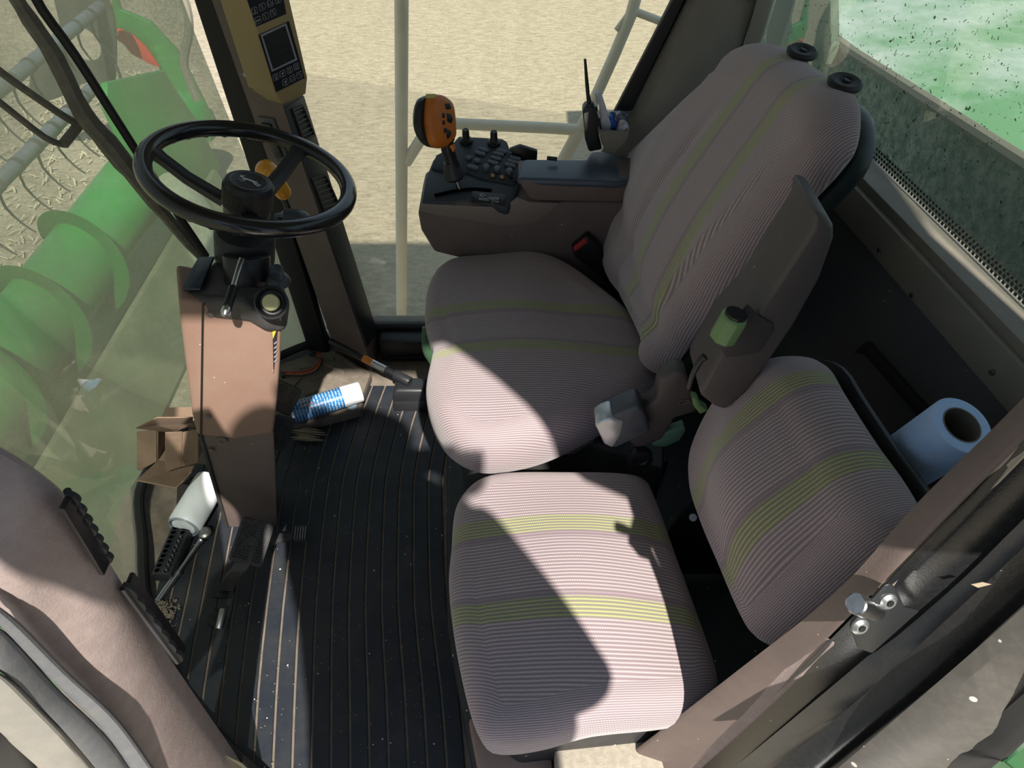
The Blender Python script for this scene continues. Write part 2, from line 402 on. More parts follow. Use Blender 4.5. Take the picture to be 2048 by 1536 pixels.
# --- right front post with its vents
def up(p, q, z): t = (z-p.z)/(q.z-p.z); return p.lerp(q, t)
E1a, E1b = PY(488, 182, 1.70), PY(671, 700, 1.70)
E2a, E2b = PY(567, 215, 1.63), PY(731, 697, 1.63)
E3a, E3b = PY(606, 190, 1.745), PY(755, 668, 1.745)
def sect(z, grow=0):
    a, b, c = up(E1b, E1a, z), up(E2b, E2a, z), up(E3b, E3a, z)
    return [a, b, c, c+V(-.02, .06, 0), a+V(-.03, .07, 0)]
post = struct('trim_2', loft([sect(z) for z in (.0, .5, 1.0, 1.93)], .006), brown, label='brown front corner post of the cab, between windshield and side window')
S1a, S1b = PY(386, 0, 1.73), PY(612, 690, 1.73); S2a, S2b = PY(440, 0, 1.72), PY(655, 700, 1.72)
def sect2(z): a, b = up(S1b, S1a, z), up(S2b, S2a, z); return [a, b, b+V(0, .05, 0), a+V(0, .06, 0)]
struct('trim_3', loft([sect2(z) for z in (.0, .5, 1.0, 1.93)], .008), rubber, label='black rubber seal of the windshield along the right front post')
E4a, E4b = PY(606, 190, 1.75), PY(755, 668, 1.75)
# plane of the post's dark vent face
n_ = (E3a-E2a).cross(E2b-E2a).normalized(); n_ = n_ if n_.dot(EYE-E2a) > 0 else -n_
VF = (E2a+n_*.001, n_)
n2 = (E2a-E1a).cross(E1b-E1a).normalized(); n2 = n2 if n2.dot(EYE-E1a) > 0 else -n2
BF = (E1a+n2*.001, n2)
dark = struct('trim_4', prism([PP(u, v, *VF) for u, v in ((568, 216), (606, 192), (753, 664), (733, 694))], n_*.003, .001), softblack)
def vent(corner_px, pl, n, label, slats, wide):
    c = [PP(u, v, *pl) for u, v in corner_px]; m = sum(c, Vector())/4
    t = thing('air_vent', label, 'vent', m + n*.003)
    rim = [p + (p-m)*.16 for p in c]
    emit('vent_frame', ringmesh([p+n*.003 for p in rim], [p+n*.003 for p in c], n*.006), softblack, t)
    emit('backing', prism([p+n*.0035 for p in c], n*.001, 0), black, t)
    for i in range(slats):
        f = (i+.5)/slats
        a, b = (c[0].lerp(c[3], f), c[1].lerp(c[2], f)) if wide else (c[0].lerp(c[1], f), c[3].lerp(c[2], f))
        emit('slat', tube([a+n*.006, b+n*.006], .0022, 6), softblack, t)
    return t
vent([(582, 222), (600, 214), (622, 268), (602, 278)], VF, n_, 'upper dark slatted air vent on the front corner post', 6, True)
vent([(622, 360), (646, 352), (672, 410), (645, 420)], VF, n_, 'lower dark slatted air vent on the front corner post', 6, True)
rk = thing('rocker_switch', 'dark rocker switch panel on the brown post behind the steering wheel', 'switch', PP(540, 250, *BF))
emit('switch_plate', prism([PP(u, v, *BF) for u, v in ((517, 232), (549, 236), (580, 318), (556, 322))], n2*.004, .001), dash_sky, rk)
emit('switch_button', prism([PP(u, v, *BF) for u, v in ((526, 243), (545, 246), (555, 275), (536, 274))], n2*.010, .002), black, rk)
emit('switch_button', prism([PP(u, v, *BF) for u, v in ((538, 280), (556, 281), (570, 312), (556, 314))], n2*.009, .002), black, rk)

# --- side window (right) with its dust line
def wiper_arc(nt, tc, f):
    sp = nd(nt, 'ShaderNodeSeparateXYZ'); nt.links.new(tc, sp.inputs[0])
    n1 = noise(nt, tc, 14, 5)
    lim = mth(nt, 'SUBTRACT', .905, mth(nt, 'MULTIPLY', mth(nt, 'POWER', mth(nt, 'MULTIPLY', mth(nt, 'ADD', sp.outputs[0], .62), 1.0), 1.0), .16))
    lim = mth(nt, 'ADD', lim, mth(nt, 'MULTIPLY', n1, .012))
    low = ramp(nt, mth(nt, 'SUBTRACT', lim, sp.outputs[2]), 0, .006)
    lowa = mth(nt, 'MULTIPLY', low, mth(nt, 'MULTIPLY_ADD', noise(nt, tc, 9, 6), .16, .10))
    return mth(nt, 'MAXIMUM', f, lowa)
gside = glass('side window glass', .05, (.75, .69, .54), 5, lowfn=wiper_arc, tint=(.96, .97, .92), streak=.10, refl=.35)
WR = 1.775
sx0, sx1 = PY(740, 646, WR), PY(1240, 240, WR)
struct('window_2', prism([V(-.60, WR, .085), V(.0, WR, .085), V(.06, WR, .45), V(.30, WR, .80), V(.62, WR, 1.93), V(-.80, WR, 1.93)], (0, .004, 0), 0), gside, label='side window over the tan stubble field, dust film on its lower half')
struct('wall_right', prism([V(-.60, WR-.012, -.05), V(.80, WR-.012, -.05), V(.80, WR-.012, .62), V(.24, WR-.012, .62), V(.0, WR-.012, .088), V(-.60, WR-.012, .088)], (0, .05, 0), .006), softblack, label='dark lower side wall of the cab')
struct('trim_5', tube([V(-.60, WR-.02, .088), V(.0, WR-.02, .088)], .011, 8), rubber)
vv = [(778, 715), (852, 712), (852, 742), (778, 742)]
pl = (V(0, WR-.085, 0), V(0, -1, 0))
ledge = struct('trim_6', box((-.22, WR-.045, .03), (.42, .085, .10), bev=.01), softblack, label='black ledge under the side window')
pv = [PY(u, v, WR-.089) for u, v in vv]
m = sum(pv, Vector())/4
t = thing('floor_vent', 'black slatted floor vent below the side window, left of the driver seat', 'vent', m)
emit('vent_frame', ringmesh([p+(p-m)*.15 for p in pv], pv, V(0, -.006, 0)), softblack, t)
emit('backing', prism(pv, V(0, -.001, 0), 0), black, t)
for i in range(8): f = (i+.5)/8; emit('slat', tube([pv[0].lerp(pv[1], f)+V(0, -.003, 0), pv[3].lerp(pv[2], f)+V(0, -.003, 0)], .003, 6), softblack, t)

# --- rear right post: wide padded lining between side window and rear window
def RW(u, v, off=0): return PP(u, v, V(.79-off, .8, .85), V(-1, -.1466, 0).normalized())   # rear wall plane
c_a = [PY(1362, 0, 1.76), PY(1240, 236, 1.76), PY(1215, 290, 1.76)]
d_a = [PY(1512, 0, 1.70), PY(1440, 230, 1.68), PY(1420, 330, 1.66)]
up_c = c_a[0] + (c_a[0]-c_a[1])*2.9; up_d = d_a[0] + (d_a[0]-d_a[1])*2.9
midp = lambda a, b: (a+b)/2 + V(-.012, -.035, 0)
rings = []
for a, b in ((up_c, up_d), (c_a[0], d_a[0]), (c_a[1], d_a[1]), (c_a[2]+V(-.02, 0, -.03), d_a[2]+V(0, 0, -.03)), (V(.05, 1.76, .35), V(.5, 1.62, .35))):
    rings.append([a, a.lerp(b, .25)+V(-.012, -.03, 0), a.lerp(b, .6)+V(-.006, -.03, 0), b, b+V(.05, .12, 0), a+V(.02, .06, 0)])
struct('wall_rear_right', loft(rings, .008), greybrown, label='grey brown lined rear corner post right of the side window')
# black seal strip on the window side of that post
q = [PY(1340, 0, 1.755), PY(1366, 0, 1.755), PY(1262, 215, 1.755), PY(1225, 222, 1.755)]
dv = (q[1]-q[2]); du = (q[0]-q[3])
struct('trim_7', prism([q[0]+du*3, q[1]+dv*3, q[2], q[3]], (0, -.02, 0), .004), rubber, label='black seal along the rear edge of the side window')
# --- rear wall below the sill, sill, rear window
Wd = V(-.1466, 1, 0).normalized(); Wn = V(-1, -.1466, 0).normalized()
def rw(y, z, off=0): return V(.79-.1466*(y-.8), y, z) + Wn*off
wall = struct('wall_rear', prism([rw(.3, -.05), rw(1.8, -.05), rw(1.8, .80), rw(.3, .80)], -Wn*.03, 0), charcoal, label='charcoal felt rear wall behind the seats')
struct('trim_8', prism([rw(.25, .865), rw(1.8, .865), rw(1.8, .865, -.07), rw(.25, .865, -.07)], (0, 0, -.025), .004), sillm, label='taupe sill under the rear window')
struct('trim_9', prism([rw(.25, .845, .012), rw(1.8, .845, .012), rw(1.8, .775, .02), rw(.25, .775, .02)], -Wn*.02, .004), sillm)
for u, v in ((1690, 350), (1760, 500), (1985, 745), (1825, 590)):
    p = PP(u, v, rw(.8, .81, .018), Wn); emit('screw_head', cyl(p, p+Wn*.004, .005, 12), dullsteel, bpy.data.objects['trim_9'], at=None)
def rdirt(nt, tc, f):
    sp = nd(nt, 'ShaderNodeSeparateXYZ'); nt.links.new(tc, sp.inputs[0])
    low = ramp(nt, mth(nt, 'SUBTRACT', 1.055, sp.outputs[2]), 0, .02)
    return mth(nt, 'MAXIMUM', f, mth(nt, 'MULTIPLY', low, mth(nt, 'MULTIPLY_ADD', noise(nt, tc, 90, 5, .8), .42, -.08)))
grear = glass('rain spotted rear glass', .14, (.42, .52, .40), 4, spots=1, lowfn=rdirt, refl=.25)
struct('window_3', prism([rw(.25, .85, -.06), rw(1.9, .85, -.06), rw(1.9, 1.93, -.13), rw(.25, 1.93, -.13)], -Wn*.004, 0), grear, label='dirty speckled rear window with green bodywork behind')
# perforated edge (frit mesh) at the foot of the rear pane
fb = B()
for i in range(110):
    for j in range(3):
        p = rw(.55+i*.0105+(j % 2)*.005, .872+j*.009, -.056)
        join(fb, box(p, (.002, .006, .005), bev=0))
emit('frit_band', fb, rubber, None, 'perforated black band along the foot of the rear window', kind='stuff', cat='band', at=rw(1.1, .868, -.055))
# corner trim between post lining and rear glass
q = [PY(1512, 0, 1.68), PY(1548, 0, 1.68), PY(1525, 75, 1.68), PY(1470, 200, 1.68), PY(1455, 215, 1.68)]
struct('trim_10', prism([q[0]+(q[0]-q[4])*3.6, q[1]+(q[1]-q[2])*10, q[2], q[3], q[4]], (.02, .04, 0), .005), sillm, label='taupe corner strip beside the rear window')
# roof with its near edge and an added unseen panel shaped to cast the slanted seat shade
RZ = 1.945
struct('ceiling', prism([V(-1.35, .045, RZ), V(1.0, .045, RZ), V(1.0, 2.05, RZ), V(-1.35, 2.05, RZ)], (0, 0, .12), .02), greybrown, label='cab roof')
shade_outline = [(.09, 2.0), (.13, 1.97), (.17, 1.90), (.23, 1.79), (.27, 1.70), (.31, 1.585), (.35, 1.455), (.42, 1.40), (.62, 1.40), (.90, 2.0)]
struct('added_shade_panel', prism([V(x+.004, .05, z) for x, z in shade_outline], (0, .03, 0), .004), greybrown, label='added panel out of view that shades the seats')
struct('wall_left_side', prism([V(.43, .28, -.05), V(.90, .28, -.05), V(.98, .28, 1.93), V(.62, .28, 1.93), V(.45, .28, 1.3)], (0, .03, 0), .004), greybrown, label='left rear side of the cab')

# --- left front post (bottom left of the view): curved trim, window seal, two slatted vents
YP = .40
PS = lambda u, v, y=YP: PY(u, v, y)
r_in = [PS(-260, 640, .42), PS(-60, 850, .41), PS(60, 930), PS(140, 1000), PS(210, 1110), PS(350, 1330, .43), PS(490, 1536, .47), PS(590, 1700, .48)]
r_out = [PS(-500, 900, .34), PS(-200, 1060, .33), PS(0, 1185, .32), PS(90, 1290, .32), PS(200, 1400, .32), PS(300, 1536, .31), PS(345, 1620, .30), PS(400, 1720, .30)]
ri, ro = cr(r_in, 4), cr(r_out, 4)
rings = []
for a, b in zip(ri, ro):
    d = (b-a).normalized(); nn = V(0, -.35, 1)*.0
    m1 = a.lerp(b, .5)+V(.012, 0, .012)
    rings.append([a, a+V(.006, -.008, .008), a.lerp(b, .3)+V(.012, -.004, .012), m1, a.lerp(b, .8)+V(.008, 0, .008), b, b+V(-.06, .02, -.05), a+V(-.07, .03, -.05)])
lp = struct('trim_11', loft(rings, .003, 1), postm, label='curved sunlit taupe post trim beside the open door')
def slatvent(p0, p1, nsl, label):
    y_ = .385
    a, b = PS(*p0, y_), PS(*p1, y_)
    ax = (b-a).normalized(); t = thing('post_vent', label, 'vent', a)
    out_ = (PS(p0[0]+30, p0[1]-19, y_)-a); out_ = (out_ - ax*out_.dot(ax)).normalized(); dn_ = ax.cross(out_)
    emit('vent_frame', tube([a, a.lerp(b, .5), b], .0035, 8), softblack, t)
    emit('vent_body', prism([a, b, b+out_*.006, a+out_*.006], dn_*.02 if dn_.z < 0 else -dn_*.02, .002), black, t)
    L0 = (b-a).length/nsl
    for i in range(nsl):
        c = a.lerp(b, (i+.5)/nsl)
        ps = [c + ax*L0*.62*cos(k) + out_*.010*sin(k) for k in [j*pi/10 for j in range(11)]]
        emit('slat', prism(ps, dn_*.006 if dn_.z < 0 else -dn_*.006, .0008), softblack if i % 2 else rubber, t)
slatvent((134, 981), (213, 1117), 7, 'upper black slatted vent on the near front post')
slatvent((245, 1176), (355, 1324), 7, 'lower black slatted vent on the near front post')
# outer weather strips of the near front post
def strip(name, pts1, pts2, thick, m_, bev=.004, label=None, vec=None):
    if name in ('trim_16', 'trim_17', 'trim_18', 'trim_19', 'trim_20', 'trim_30'):
        pts1, pts2 = ([(u, v, y + max(0, min(.085, (1720-u)/400*.085))) for u, v, y in L] for L in (pts1, pts2))
    A, C = cr([PS(*p) for p in pts1], 5), cr([PS(*p) for p in pts2], 5)
    vv = Vector(vec) if vec else V(-.01, .01, -thick)
    return struct(name, loft([[a, a.lerp(c, .5)+V(0, -.004, .006), c, c+vv, a+vv] for a, c in zip(A, C)], bev, 1), m_, label=label)
sealg = mat('dusty grey door seal', (.15, .155, .165), .6, dust=.4, dustc=(.28, .26, .22), dscale=50, grain=.4)
sealt = mat('dusty tan sill metal', (.28, .265, .235), .6, dust=.6, dustc=(.42, .38, .30), dscale=12, grain=.4)
strip('trim_12', [(-60, 1180, .30), (20, 1235, .30), (130, 1345, .30), (240, 1450, .30), (330, 1580, .30)], [(-60, 1215, .295), (0, 1255, .295), (105, 1365, .295), (215, 1475, .295), (300, 1600, .295)], .03, sealg, label='grey door seal outside the near front post')
strip('trim_13', [(-60, 1225, .29), (0, 1262, .29), (100, 1372, .29), (210, 1480, .29), (290, 1600, .29)], [(-60, 1310, .27), (0, 1345, .27), (60, 1400, .27), (150, 1490, .27), (240, 1600, .27)], .04, sealg)
strip('trim_14', [(-60, 1318, .265), (0, 1352, .265), (55, 1404, .265), (140, 1492, .265), (230, 1600, .265)], [(-60, 1400, .25), (0, 1470, .25), (50, 1515, .25), (110, 1570, .25), (160, 1640, .25)], .04, sealt, label='dusty metal step of the door frame, lower left')
strip('trim_15', [(-60, 1440, .25), (0, 1462, .25), (60, 1536, .25), (110, 1600, .25)], [(-200, 1560, .2), (-100, 1640, .2), (-60, 1700, .2), (0, 1760, .2)], .04, softblack)

# --- rear door post (lower right): trim faces, seal, channels, running down to the left
def rail(name, a1, a2, b1, b2, m_, depth=.03, label=None, bev=.003, ext=.5, crown=0):
    """a1,a2 = near/far pixel ends (u,v,y) of one edge; b1,b2 = of the other edge"""
    A1, A2, B1, B2 = PS(*a1), PS(*a2), PS(*b1), PS(*b2)
    A0, A3 = A1+(A1-A2)*.15, A2+(A2-A1)*ext; B0, B3 = B1+(B1-B2)*.15, B2+(B2-B1)*ext
    v_ = V(.01, depth, -depth*.4)
    rings = []
    for a, b in ((A0, B0), (A3, B3)):
        mm = a.lerp(b, .5)+V(-.0, -crown, crown*.5)
        rings.append([a, mm, b, b+v_, a+v_])
    return struct(name, loft(rings, bev, 2), m_, label=label)
seald = mat('black seal with dust', (.016, .017, .019), .28, dust=.12, dustc=(.12, .115, .10), dscale=120, specks=1, grain=.3)
sealh = mat('grey rubber channel', (.085, .095, .11), .28, dust=.25, dustc=(.25, .23, .2), dscale=20, specks=.5, grain=.3)
panelg = mat('dusty outer door metal', (.105, .098, .088), .5, dust=.5, dustc=(.19, .17, .145), dscale=90, specks=2)
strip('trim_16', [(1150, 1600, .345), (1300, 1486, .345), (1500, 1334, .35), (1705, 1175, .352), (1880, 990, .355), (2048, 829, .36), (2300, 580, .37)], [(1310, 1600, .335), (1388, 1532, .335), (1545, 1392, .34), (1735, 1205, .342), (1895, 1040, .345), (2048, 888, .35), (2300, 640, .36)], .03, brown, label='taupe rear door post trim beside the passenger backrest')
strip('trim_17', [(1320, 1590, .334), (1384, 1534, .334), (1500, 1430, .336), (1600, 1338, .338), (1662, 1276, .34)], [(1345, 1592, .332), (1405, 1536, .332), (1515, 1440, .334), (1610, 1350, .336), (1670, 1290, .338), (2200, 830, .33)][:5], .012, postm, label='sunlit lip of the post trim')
strip('trim_18', [(1756, 1188, .341), (1858, 1087, .343), (1948, 1000, .345), (2048, 897, .347), (2200, 750, .35)], [(1762, 1196, .338), (1868, 1092, .34), (1955, 1008, .342), (2048, 914, .344), (2200, 765, .347)], .012, mat('pale edge trim', (.42, .36, .29), .45, grain=.3), label='pale bright edge strip on the rear door post')
strip('trim_19', [(1340, 1600, .330), (1412, 1540, .330), (1560, 1400, .333), (1780, 1190, .335), (2048, 918, .342), (2300, 665, .345)], [(1400, 1600, .322), (1470, 1540, .322), (1640, 1405, .324), (1850, 1230, .326), (2048, 1050, .330), (2300, 820, .335)], .03, seald, label='black inner door seal of the rear post')
strip('trim_20', [(1400, 1605, .318), (1478, 1544, .318), (1660, 1400, .320), (1860, 1235, .322), (2048, 1056, .326), (2300, 830, .33)], [(1480, 1600, .306), (1552, 1540, .306), (1740, 1396, .308), (1920, 1250, .310), (2048, 1128, .314), (2300, 900, .32)], .03, sealh, label='grey rubber channel of the rear door post')
strip('trim_30', [(1150, 1600, .365), (1300, 1490, .365), (1500, 1340, .370), (1705, 1181, .372), (1880, 996, .375), (2048, 835, .38), (2300, 586, .39)], [(1470, 1600, .330), (1540, 1540, .330), (1620, 1480, .332), (1730, 1396, .334), (1915, 1250, .336), (2048, 1128, .338), (2300, 900, .34)], .02, rubber)  # added backing strip, blocks light slits between the post strips
strip('trim_21', [(1560, 1548, .285), (1750, 1400, .29), (2048, 1136, .30), (2300, 900, .31)], [(1650, 1548, .27), (1840, 1398, .275), (2048, 1225, .285), (2300, 1000, .29)], .02, seald)
strip('trim_22', [(1648, 1548, .275), (1840, 1392, .28), (2048, 1216, .288), (2300, 1000, .295)], [(1690, 1548, .262), (1875, 1400, .268), (2048, 1256, .275), (2300, 1030, .285)], .03, sealh)
strip('trim_23', [(1440, 1760, .25), (1694, 1556, .25), (1880, 1404, .255), (2048, 1264, .265), (2300, 1050, .27)], [(1680, 1760, .225), (1905, 1552, .225), (1985, 1494, .225), (2048, 1444, .23), (2300, 1240, .235)], .02, panelg, label='dusty outer metal face of the door frame, lower right')
strip('trim_24', [(1660, 1780, .222), (1895, 1562, .222), (1975, 1502, .222), (2048, 1440, .227), (2300, 1236, .23)], [(1740, 1780, .216), (1975, 1556, .216), (2015, 1520, .216), (2060, 1482, .22), (2310, 1280, .225)], .02, rubber)
strip('trim_25', [(1735, 1800, .213), (1968, 1566, .213), (2010, 1528, .213), (2060, 1486, .217), (2310, 1284, .22)], [(1900, 1900, .19), (2120, 1700, .19), (2180, 1650, .19), (2240, 1600, .195), (2450, 1420, .20)], .02, mat('dark green body panel', (.03, .14, .05), .35, dust=.2, dustc=(.12, .2, .12)), label='green outer bodywork in the lower right corner')
# inner dark face of the post under the trim so no light leaks behind the backrest
# --- seat platform between floor and seats
struct('trim_26', prism([PZ(893, 905, .10), PZ(893, 1250, .10), PZ(948, 1560, .10), V(.45, .36, .10), V(.70, .36, .10), V(.66, 1.72, .10), V(-.16, 1.72, .10)], (0, 0, -.10), .01), blackmat, label='black seat platform on the cab floor')
pb = mat('speckled beige floor cover', (.44, .39, .31), .9, grain=1, gscale=300, c2=(.34, .30, .24), c2scale=90)
struct('trim_27', prism([PZ(1108, 1462, .20), PZ(1308, 1448, .20), PZ(1345, 1600, .20), PZ(1115, 1600, .20)], (0, 0, -.12), .006), pb, label='beige speckled step cover under the passenger seat')
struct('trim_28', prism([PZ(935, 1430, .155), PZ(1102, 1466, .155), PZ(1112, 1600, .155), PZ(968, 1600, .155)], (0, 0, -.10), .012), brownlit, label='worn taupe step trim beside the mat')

# ================================================================ OUTSIDE
def stub():
    m, nt, ns, ls = nodes('stubble field')
    out = nd(nt, 'ShaderNodeOutputMaterial'); p = nd(nt, 'ShaderNodeBsdfPrincipled'); ls.new(p.outputs[0], out.inputs[0]); p.inputs['Roughness'].default_value = 1; p.inputs['Specular IOR Level'].default_value = 0
    tc = nd(nt, 'ShaderNodeTexCoord').outputs['Object']
    mp = nd(nt, 'ShaderNodeMapping'); mp.inputs['Scale'].default_value = (5, 14, 1); mp.inputs['Rotation'].default_value = (0, 0, .5); ls.new(tc, mp.inputs[0])
    a = ramp(nt, noise(nt, mp.outputs[0], 1.6, 9, .75), .36, .66)
    b = ramp(nt, noise(nt, tc, 28, 6, .75), .3, .7)
    c = mixc(nt, mth(nt, 'MULTIPLY_ADD', a, .55, mth(nt, 'MULTIPLY', b, .45)), (.20, .16, .11), (.52, .46, .345))
    ls.new(c, p.inputs['Base Color']); return m
bm = B(); s = 60; vs = [bm.verts.new(p) for p in ((-s, -s, -2), (s, -s, -2), (s, s, -2), (-s, s, -2))]; bm.faces.new(vs)
g_ = struct('ground', bm, stub(), label='tan stubble field')
# straw lying on the field near the header
st = B()
for i in range(2600):
    x, y = R_.uniform(-8, -3.95), R_.uniform(2, 9); a = R_.uniform(0, pi); l = R_.uniform(.04, .10); d = V(cos(a), sin(a), R_.uniform(-.1, .3))*l
    p = V(x, y, -1.98); q = p+d; s_ = V(-sin(a), cos(a), 0)*.006
    f = [st.verts.new(t_) for t_ in (p-s_, p+s_, q+s_+V(0, 0, .01), q-s_+V(0, 0, .01))]; st.faces.new(f)
emit('straw_litter', st, mat('straw', (.62, .54, .36), .9), None, 'loose pale straw strewn over the field by the header', kind='stuff', cat='straw', at=V(-4, 4, -2))
# guard rail seen through the side window
gr = thing('guard_rail', 'dusty pale guard rail standing outside the side window', 'railing', V(-.3, 2.35, -1.0))
YR = 2.35
emit('upright', cyl(PY(803, 700, YR), PY(803, -60, YR), .022, 14), railm, gr)
emit('top_rail', tube([PY(905, 247, YR), PY(1100, 256, YR), PY(1160, 258, YR), PY(1185, 235, YR)], .019, 12, 4), railm, gr)
emit('brace', cyl(PY(1085, 395, YR), PY(1160, 258, YR), .022, 12), railm, gr)
emit('brace', tube([PY(1160, 262, YR), PY(1262, 30, YR), PY(1275, -60, YR)], .019, 12, 3), railm, gr)
emit('brace', cyl(PY(812, 325, YR), PY(862, 246, YR), .02, 12), railm, gr)
emit('tie_bar', cyl(PY(1262, 20, YR), PY(1320, 42, YR), .012, 10), railm, gr)
emit('wiper_rod', cyl(PY(1262, 20, YR), PY(1232, 60, YR), .008, 8), railm, gr)
# --- wiper outside the windshield
WP = plane3(V(-.66, 1.79, .03), V(-.86, 1.79, 1.93), V(-1.03, 1.36, .9))
def WO(u, v, off=.03): return PP(u, v, WP[0]-WP[1]*off, WP[1])
wp = thing('wiper', 'dusty grey wiper with its twin arms outside the windshield', 'wiper', WO(170, 245))
wdust = mat('dusty wiper rubber', (.15, .14, .115), .8, dust=.6, dustc=(.34, .32, .25), dscale=30)
emit('wiper_blade', tube([WO(*p) for p in ((15, -30), (60, 40), (110, 115), (165, 225), (215, 285), (262, 345), (330, 430), (400, 512), (425, 545))], [.014, .017, .019, .021, .024, .019, .015, .011, .007], 8, 3), wdust, wp)
emit('wiper_arm', tube([WO(*p, .06) for p in ((-60, 90), (0, 143), (80, 200), (140, 240), (160, 245))], .008, 8, 3), wdust, wp)
emit('wiper_arm', tube([WO(*p, .06) for p in ((-60, 160), (0, 205), (90, 275), (130, 290))], .007, 8, 3), wdust, wp)
emit('arm_link', prism([WO(*p, .05) for p in ((122, 285), (160, 238), (176, 248), (136, 298))], -WP[1]*.015, .003), wdust, wp)
struct('trim_29', tube([WO(*p, .005) for p in ((60, -30), (85, 20), (150, 110), (230, 235), (320, 375), (412, 512))], .010, 8, 3), rubber, label='thin black glazing strip across the windshield corner')
# --- header
hd = thing('header', 'green harvesting header with its end sheet and trough ahead of the windshield', 'header', V(-3.2, 4.0, -2.0))
def D(u, v, d): return EYE + ray(u, v)*d
XE = 7.2
es = [PY(u, v, XE) for u, v in ((225, -40), (240, 20), (300, 45), (360, 110), (400, 190), (425, 240), (420, 300), (380, 330), (330, 300), (300, 230), (330, 170), (312, 120), (236, 80), (222, 30))]
emit('end_sheet', prism(es, (0, .06, 0), .01), jdgreen, hd)
emit('red_guard', prism([PY(u, v, XE-.05) for u, v in ((234, 58), (262, 70), (290, 95), (318, 135), (300, 128), (262, 108), (248, 90), (234, 80))], (0, .04, 0), .005), redp, hd)
emit('divider_panel', prism([PX(u, v, -2.75) for u, v in ((215, 165), (330, 140), (350, 175), (395, 240), (440, 330), (430, 420), (330, 430), (270, 330), (215, 215))], (-.05, 0, 0), .01), jdgreen, hd)
emit('back_sheet', prism([V(-2.35, 2.0, -1.95), V(-2.35, 5.6, -1.95), V(-2.55, 5.6, -1.45), V(-2.55, 2.0, -1.45)], (-.04, 0, 0), .01), mat('dusty back sheet with painted shade', (.12, .17, .08), .8, dust=.8, dustc=(.33, .31, .20), dscale=3), hd)  # olive tone carries the shade and haze over the sheet
emit('trough_floor', prism([V(-3.9, 1.2, -1.93), V(-3.9, 6.6, -1.93), V(-3.0, 6.6, -1.93), V(-3.0, 1.2, -1.93)], (0, 0, .03), .01), jdgreen, hd)
emit('feeder_house', prism([V(-2.4, .9, -1.9), V(-2.4, 1.95, -1.9), V(-2.2, 1.95, -1.1), V(-1.3, 1.95, -.6), V(-1.3, 1.95, -1.5)], (0, 0, 0), 0) if False else loft([[V(x, .6, zb), V(x, 2.0, zb), V(x, 2.0, zt), V(x, .6, zt)] for x, zb, zt in ((-2.5, -1.95, -1.2), (-1.2, -1.3, -.75))], .02), mat('shaded olive feeder paint', (.05, .14, .045), .6, dust=.8, dustc=(.25, .25, .15), dscale=2), hd)  # darker olive puts the feeder's shade into its paint
# auger: drum and spiral flighting
AX, AZ, AR = -3.0, -1.32, .25
au = thing('auger', 'green cross auger with spiral flighting in the header trough', 'auger', V(AX, 3.6, -1.9))
emit('drum', cyl(V(AX, .9, AZ), V(AX, 6.3, AZ), AR, 32), jdgreen, au)
bm = B(); prev = None; N = 16*11
for i in range(N+1):
    th_ = 2*pi*i/32; y = .9+i*.62/32
    pr_ = [bm.verts.new(V(AX+cos(th_)*r, y, AZ+sin(th_)*r)) for r in (AR-.01, .355)]
    if prev: bm.faces.new([prev[0], prev[1], pr_[1], pr_[0]])
    prev = pr_
bmesh.ops.solidify(bm, geom=bm.faces[:], thickness=.012)
emit('flighting', bm, jdgreen, au)
# reel: two tine tubes, end plate with oval holes
rl = thing('reel', 'header reel with grey tine tubes and a dark slotted end plate', 'reel', V(-3.5, 5.2, -.7))
for x, z, y0, y1 in ((-3.38, -.80, 2.2, 5.7), (-3.6, -.5, 2.6, 6.75)):
    emit('tine_tube', cyl(V(x, y0, z), V(x, y1, z), .05, 14), reelgrey, rl)
    tb = B(); y = y0+.1
    while y < y1:
        join(tb, tube([V(x, y, z-.03), V(x-.02, y, z-.16), V(x+.03, y+.01, z-.30), V(x+.08, y+.02, z-.37)], (.011, .006), 5, 2))
        join(tb, cyl(V(x, y-.02, z), V(x, y+.02, z), .056, 10)); y += .27
    emit('spring_tines', tb, reeldark, rl, kind='stuff')
YE = 6.7
outer = [PY(u, v, YE) for u, v in ((95, -60), (150, 0), (185, -40), (215, 0), (228, 40), (232, 120), (225, 180), (205, 195), (175, 165), (130, 190), (70, 205), (60, 150), (90, 100), (120, 60))]
def cent(P): return sum(P, Vector())/len(P)
oo = resample(cr(outer, 4, True), 60); hc_ = PY(165, 88, YE)
def ang_(p, c): return atan2(p.z-c.z, p.x-c.x)
hole = []
for p in oo:
    a = ang_(p, hc_); hole.append(hc_ + V(cos(a)*.155, 0, sin(a)*.155))
emit('end_plate', ringmesh(oo, hole, (0, .03, 0)), reeldark, rl)
for cu_, cv_, a_, b_ in ((175, 95, 32, 30), (150, 100, 10, 26)):
    pass
emit('chain', tube([PY(u, v, 5.6) for u, v in ((232, 130), (240, 150), (243, 172))], .012, 6), dullsteel, rl)
# hydraulic hose on the right of the header
hs = thing('hose', 'grey hydraulic hose looped above the header beside the post', 'hose', PY(370, 130, 5.0))
emit('hose_line', tube([PY(u, v, 5.0) for u, v in ((350, -40), (372, 10), (378, 60), (368, 120), (378, 160), (395, 200))], .03, 8, 4), mat('dusty hose', (.25, .24, .18), .8), hs)
# shaded axle block and tyre area are beyond the pedestal; a dull grey beam crosses above the feeder
bmn = thing('support_tube', 'dull grey green beam behind the steering wheel outside the windshield', 'beam', V(-1.9, 3.4, -1.6))
emit('beam_bar', cyl(V(-2.6, 4.9, -1.25), V(-1.0, 2.5, -1.15), .16, 18, .01), mat('dusty beam paint', (.30, .34, .22), .7, dust=.6, dustc=(.5, .48, .35)), bmn)
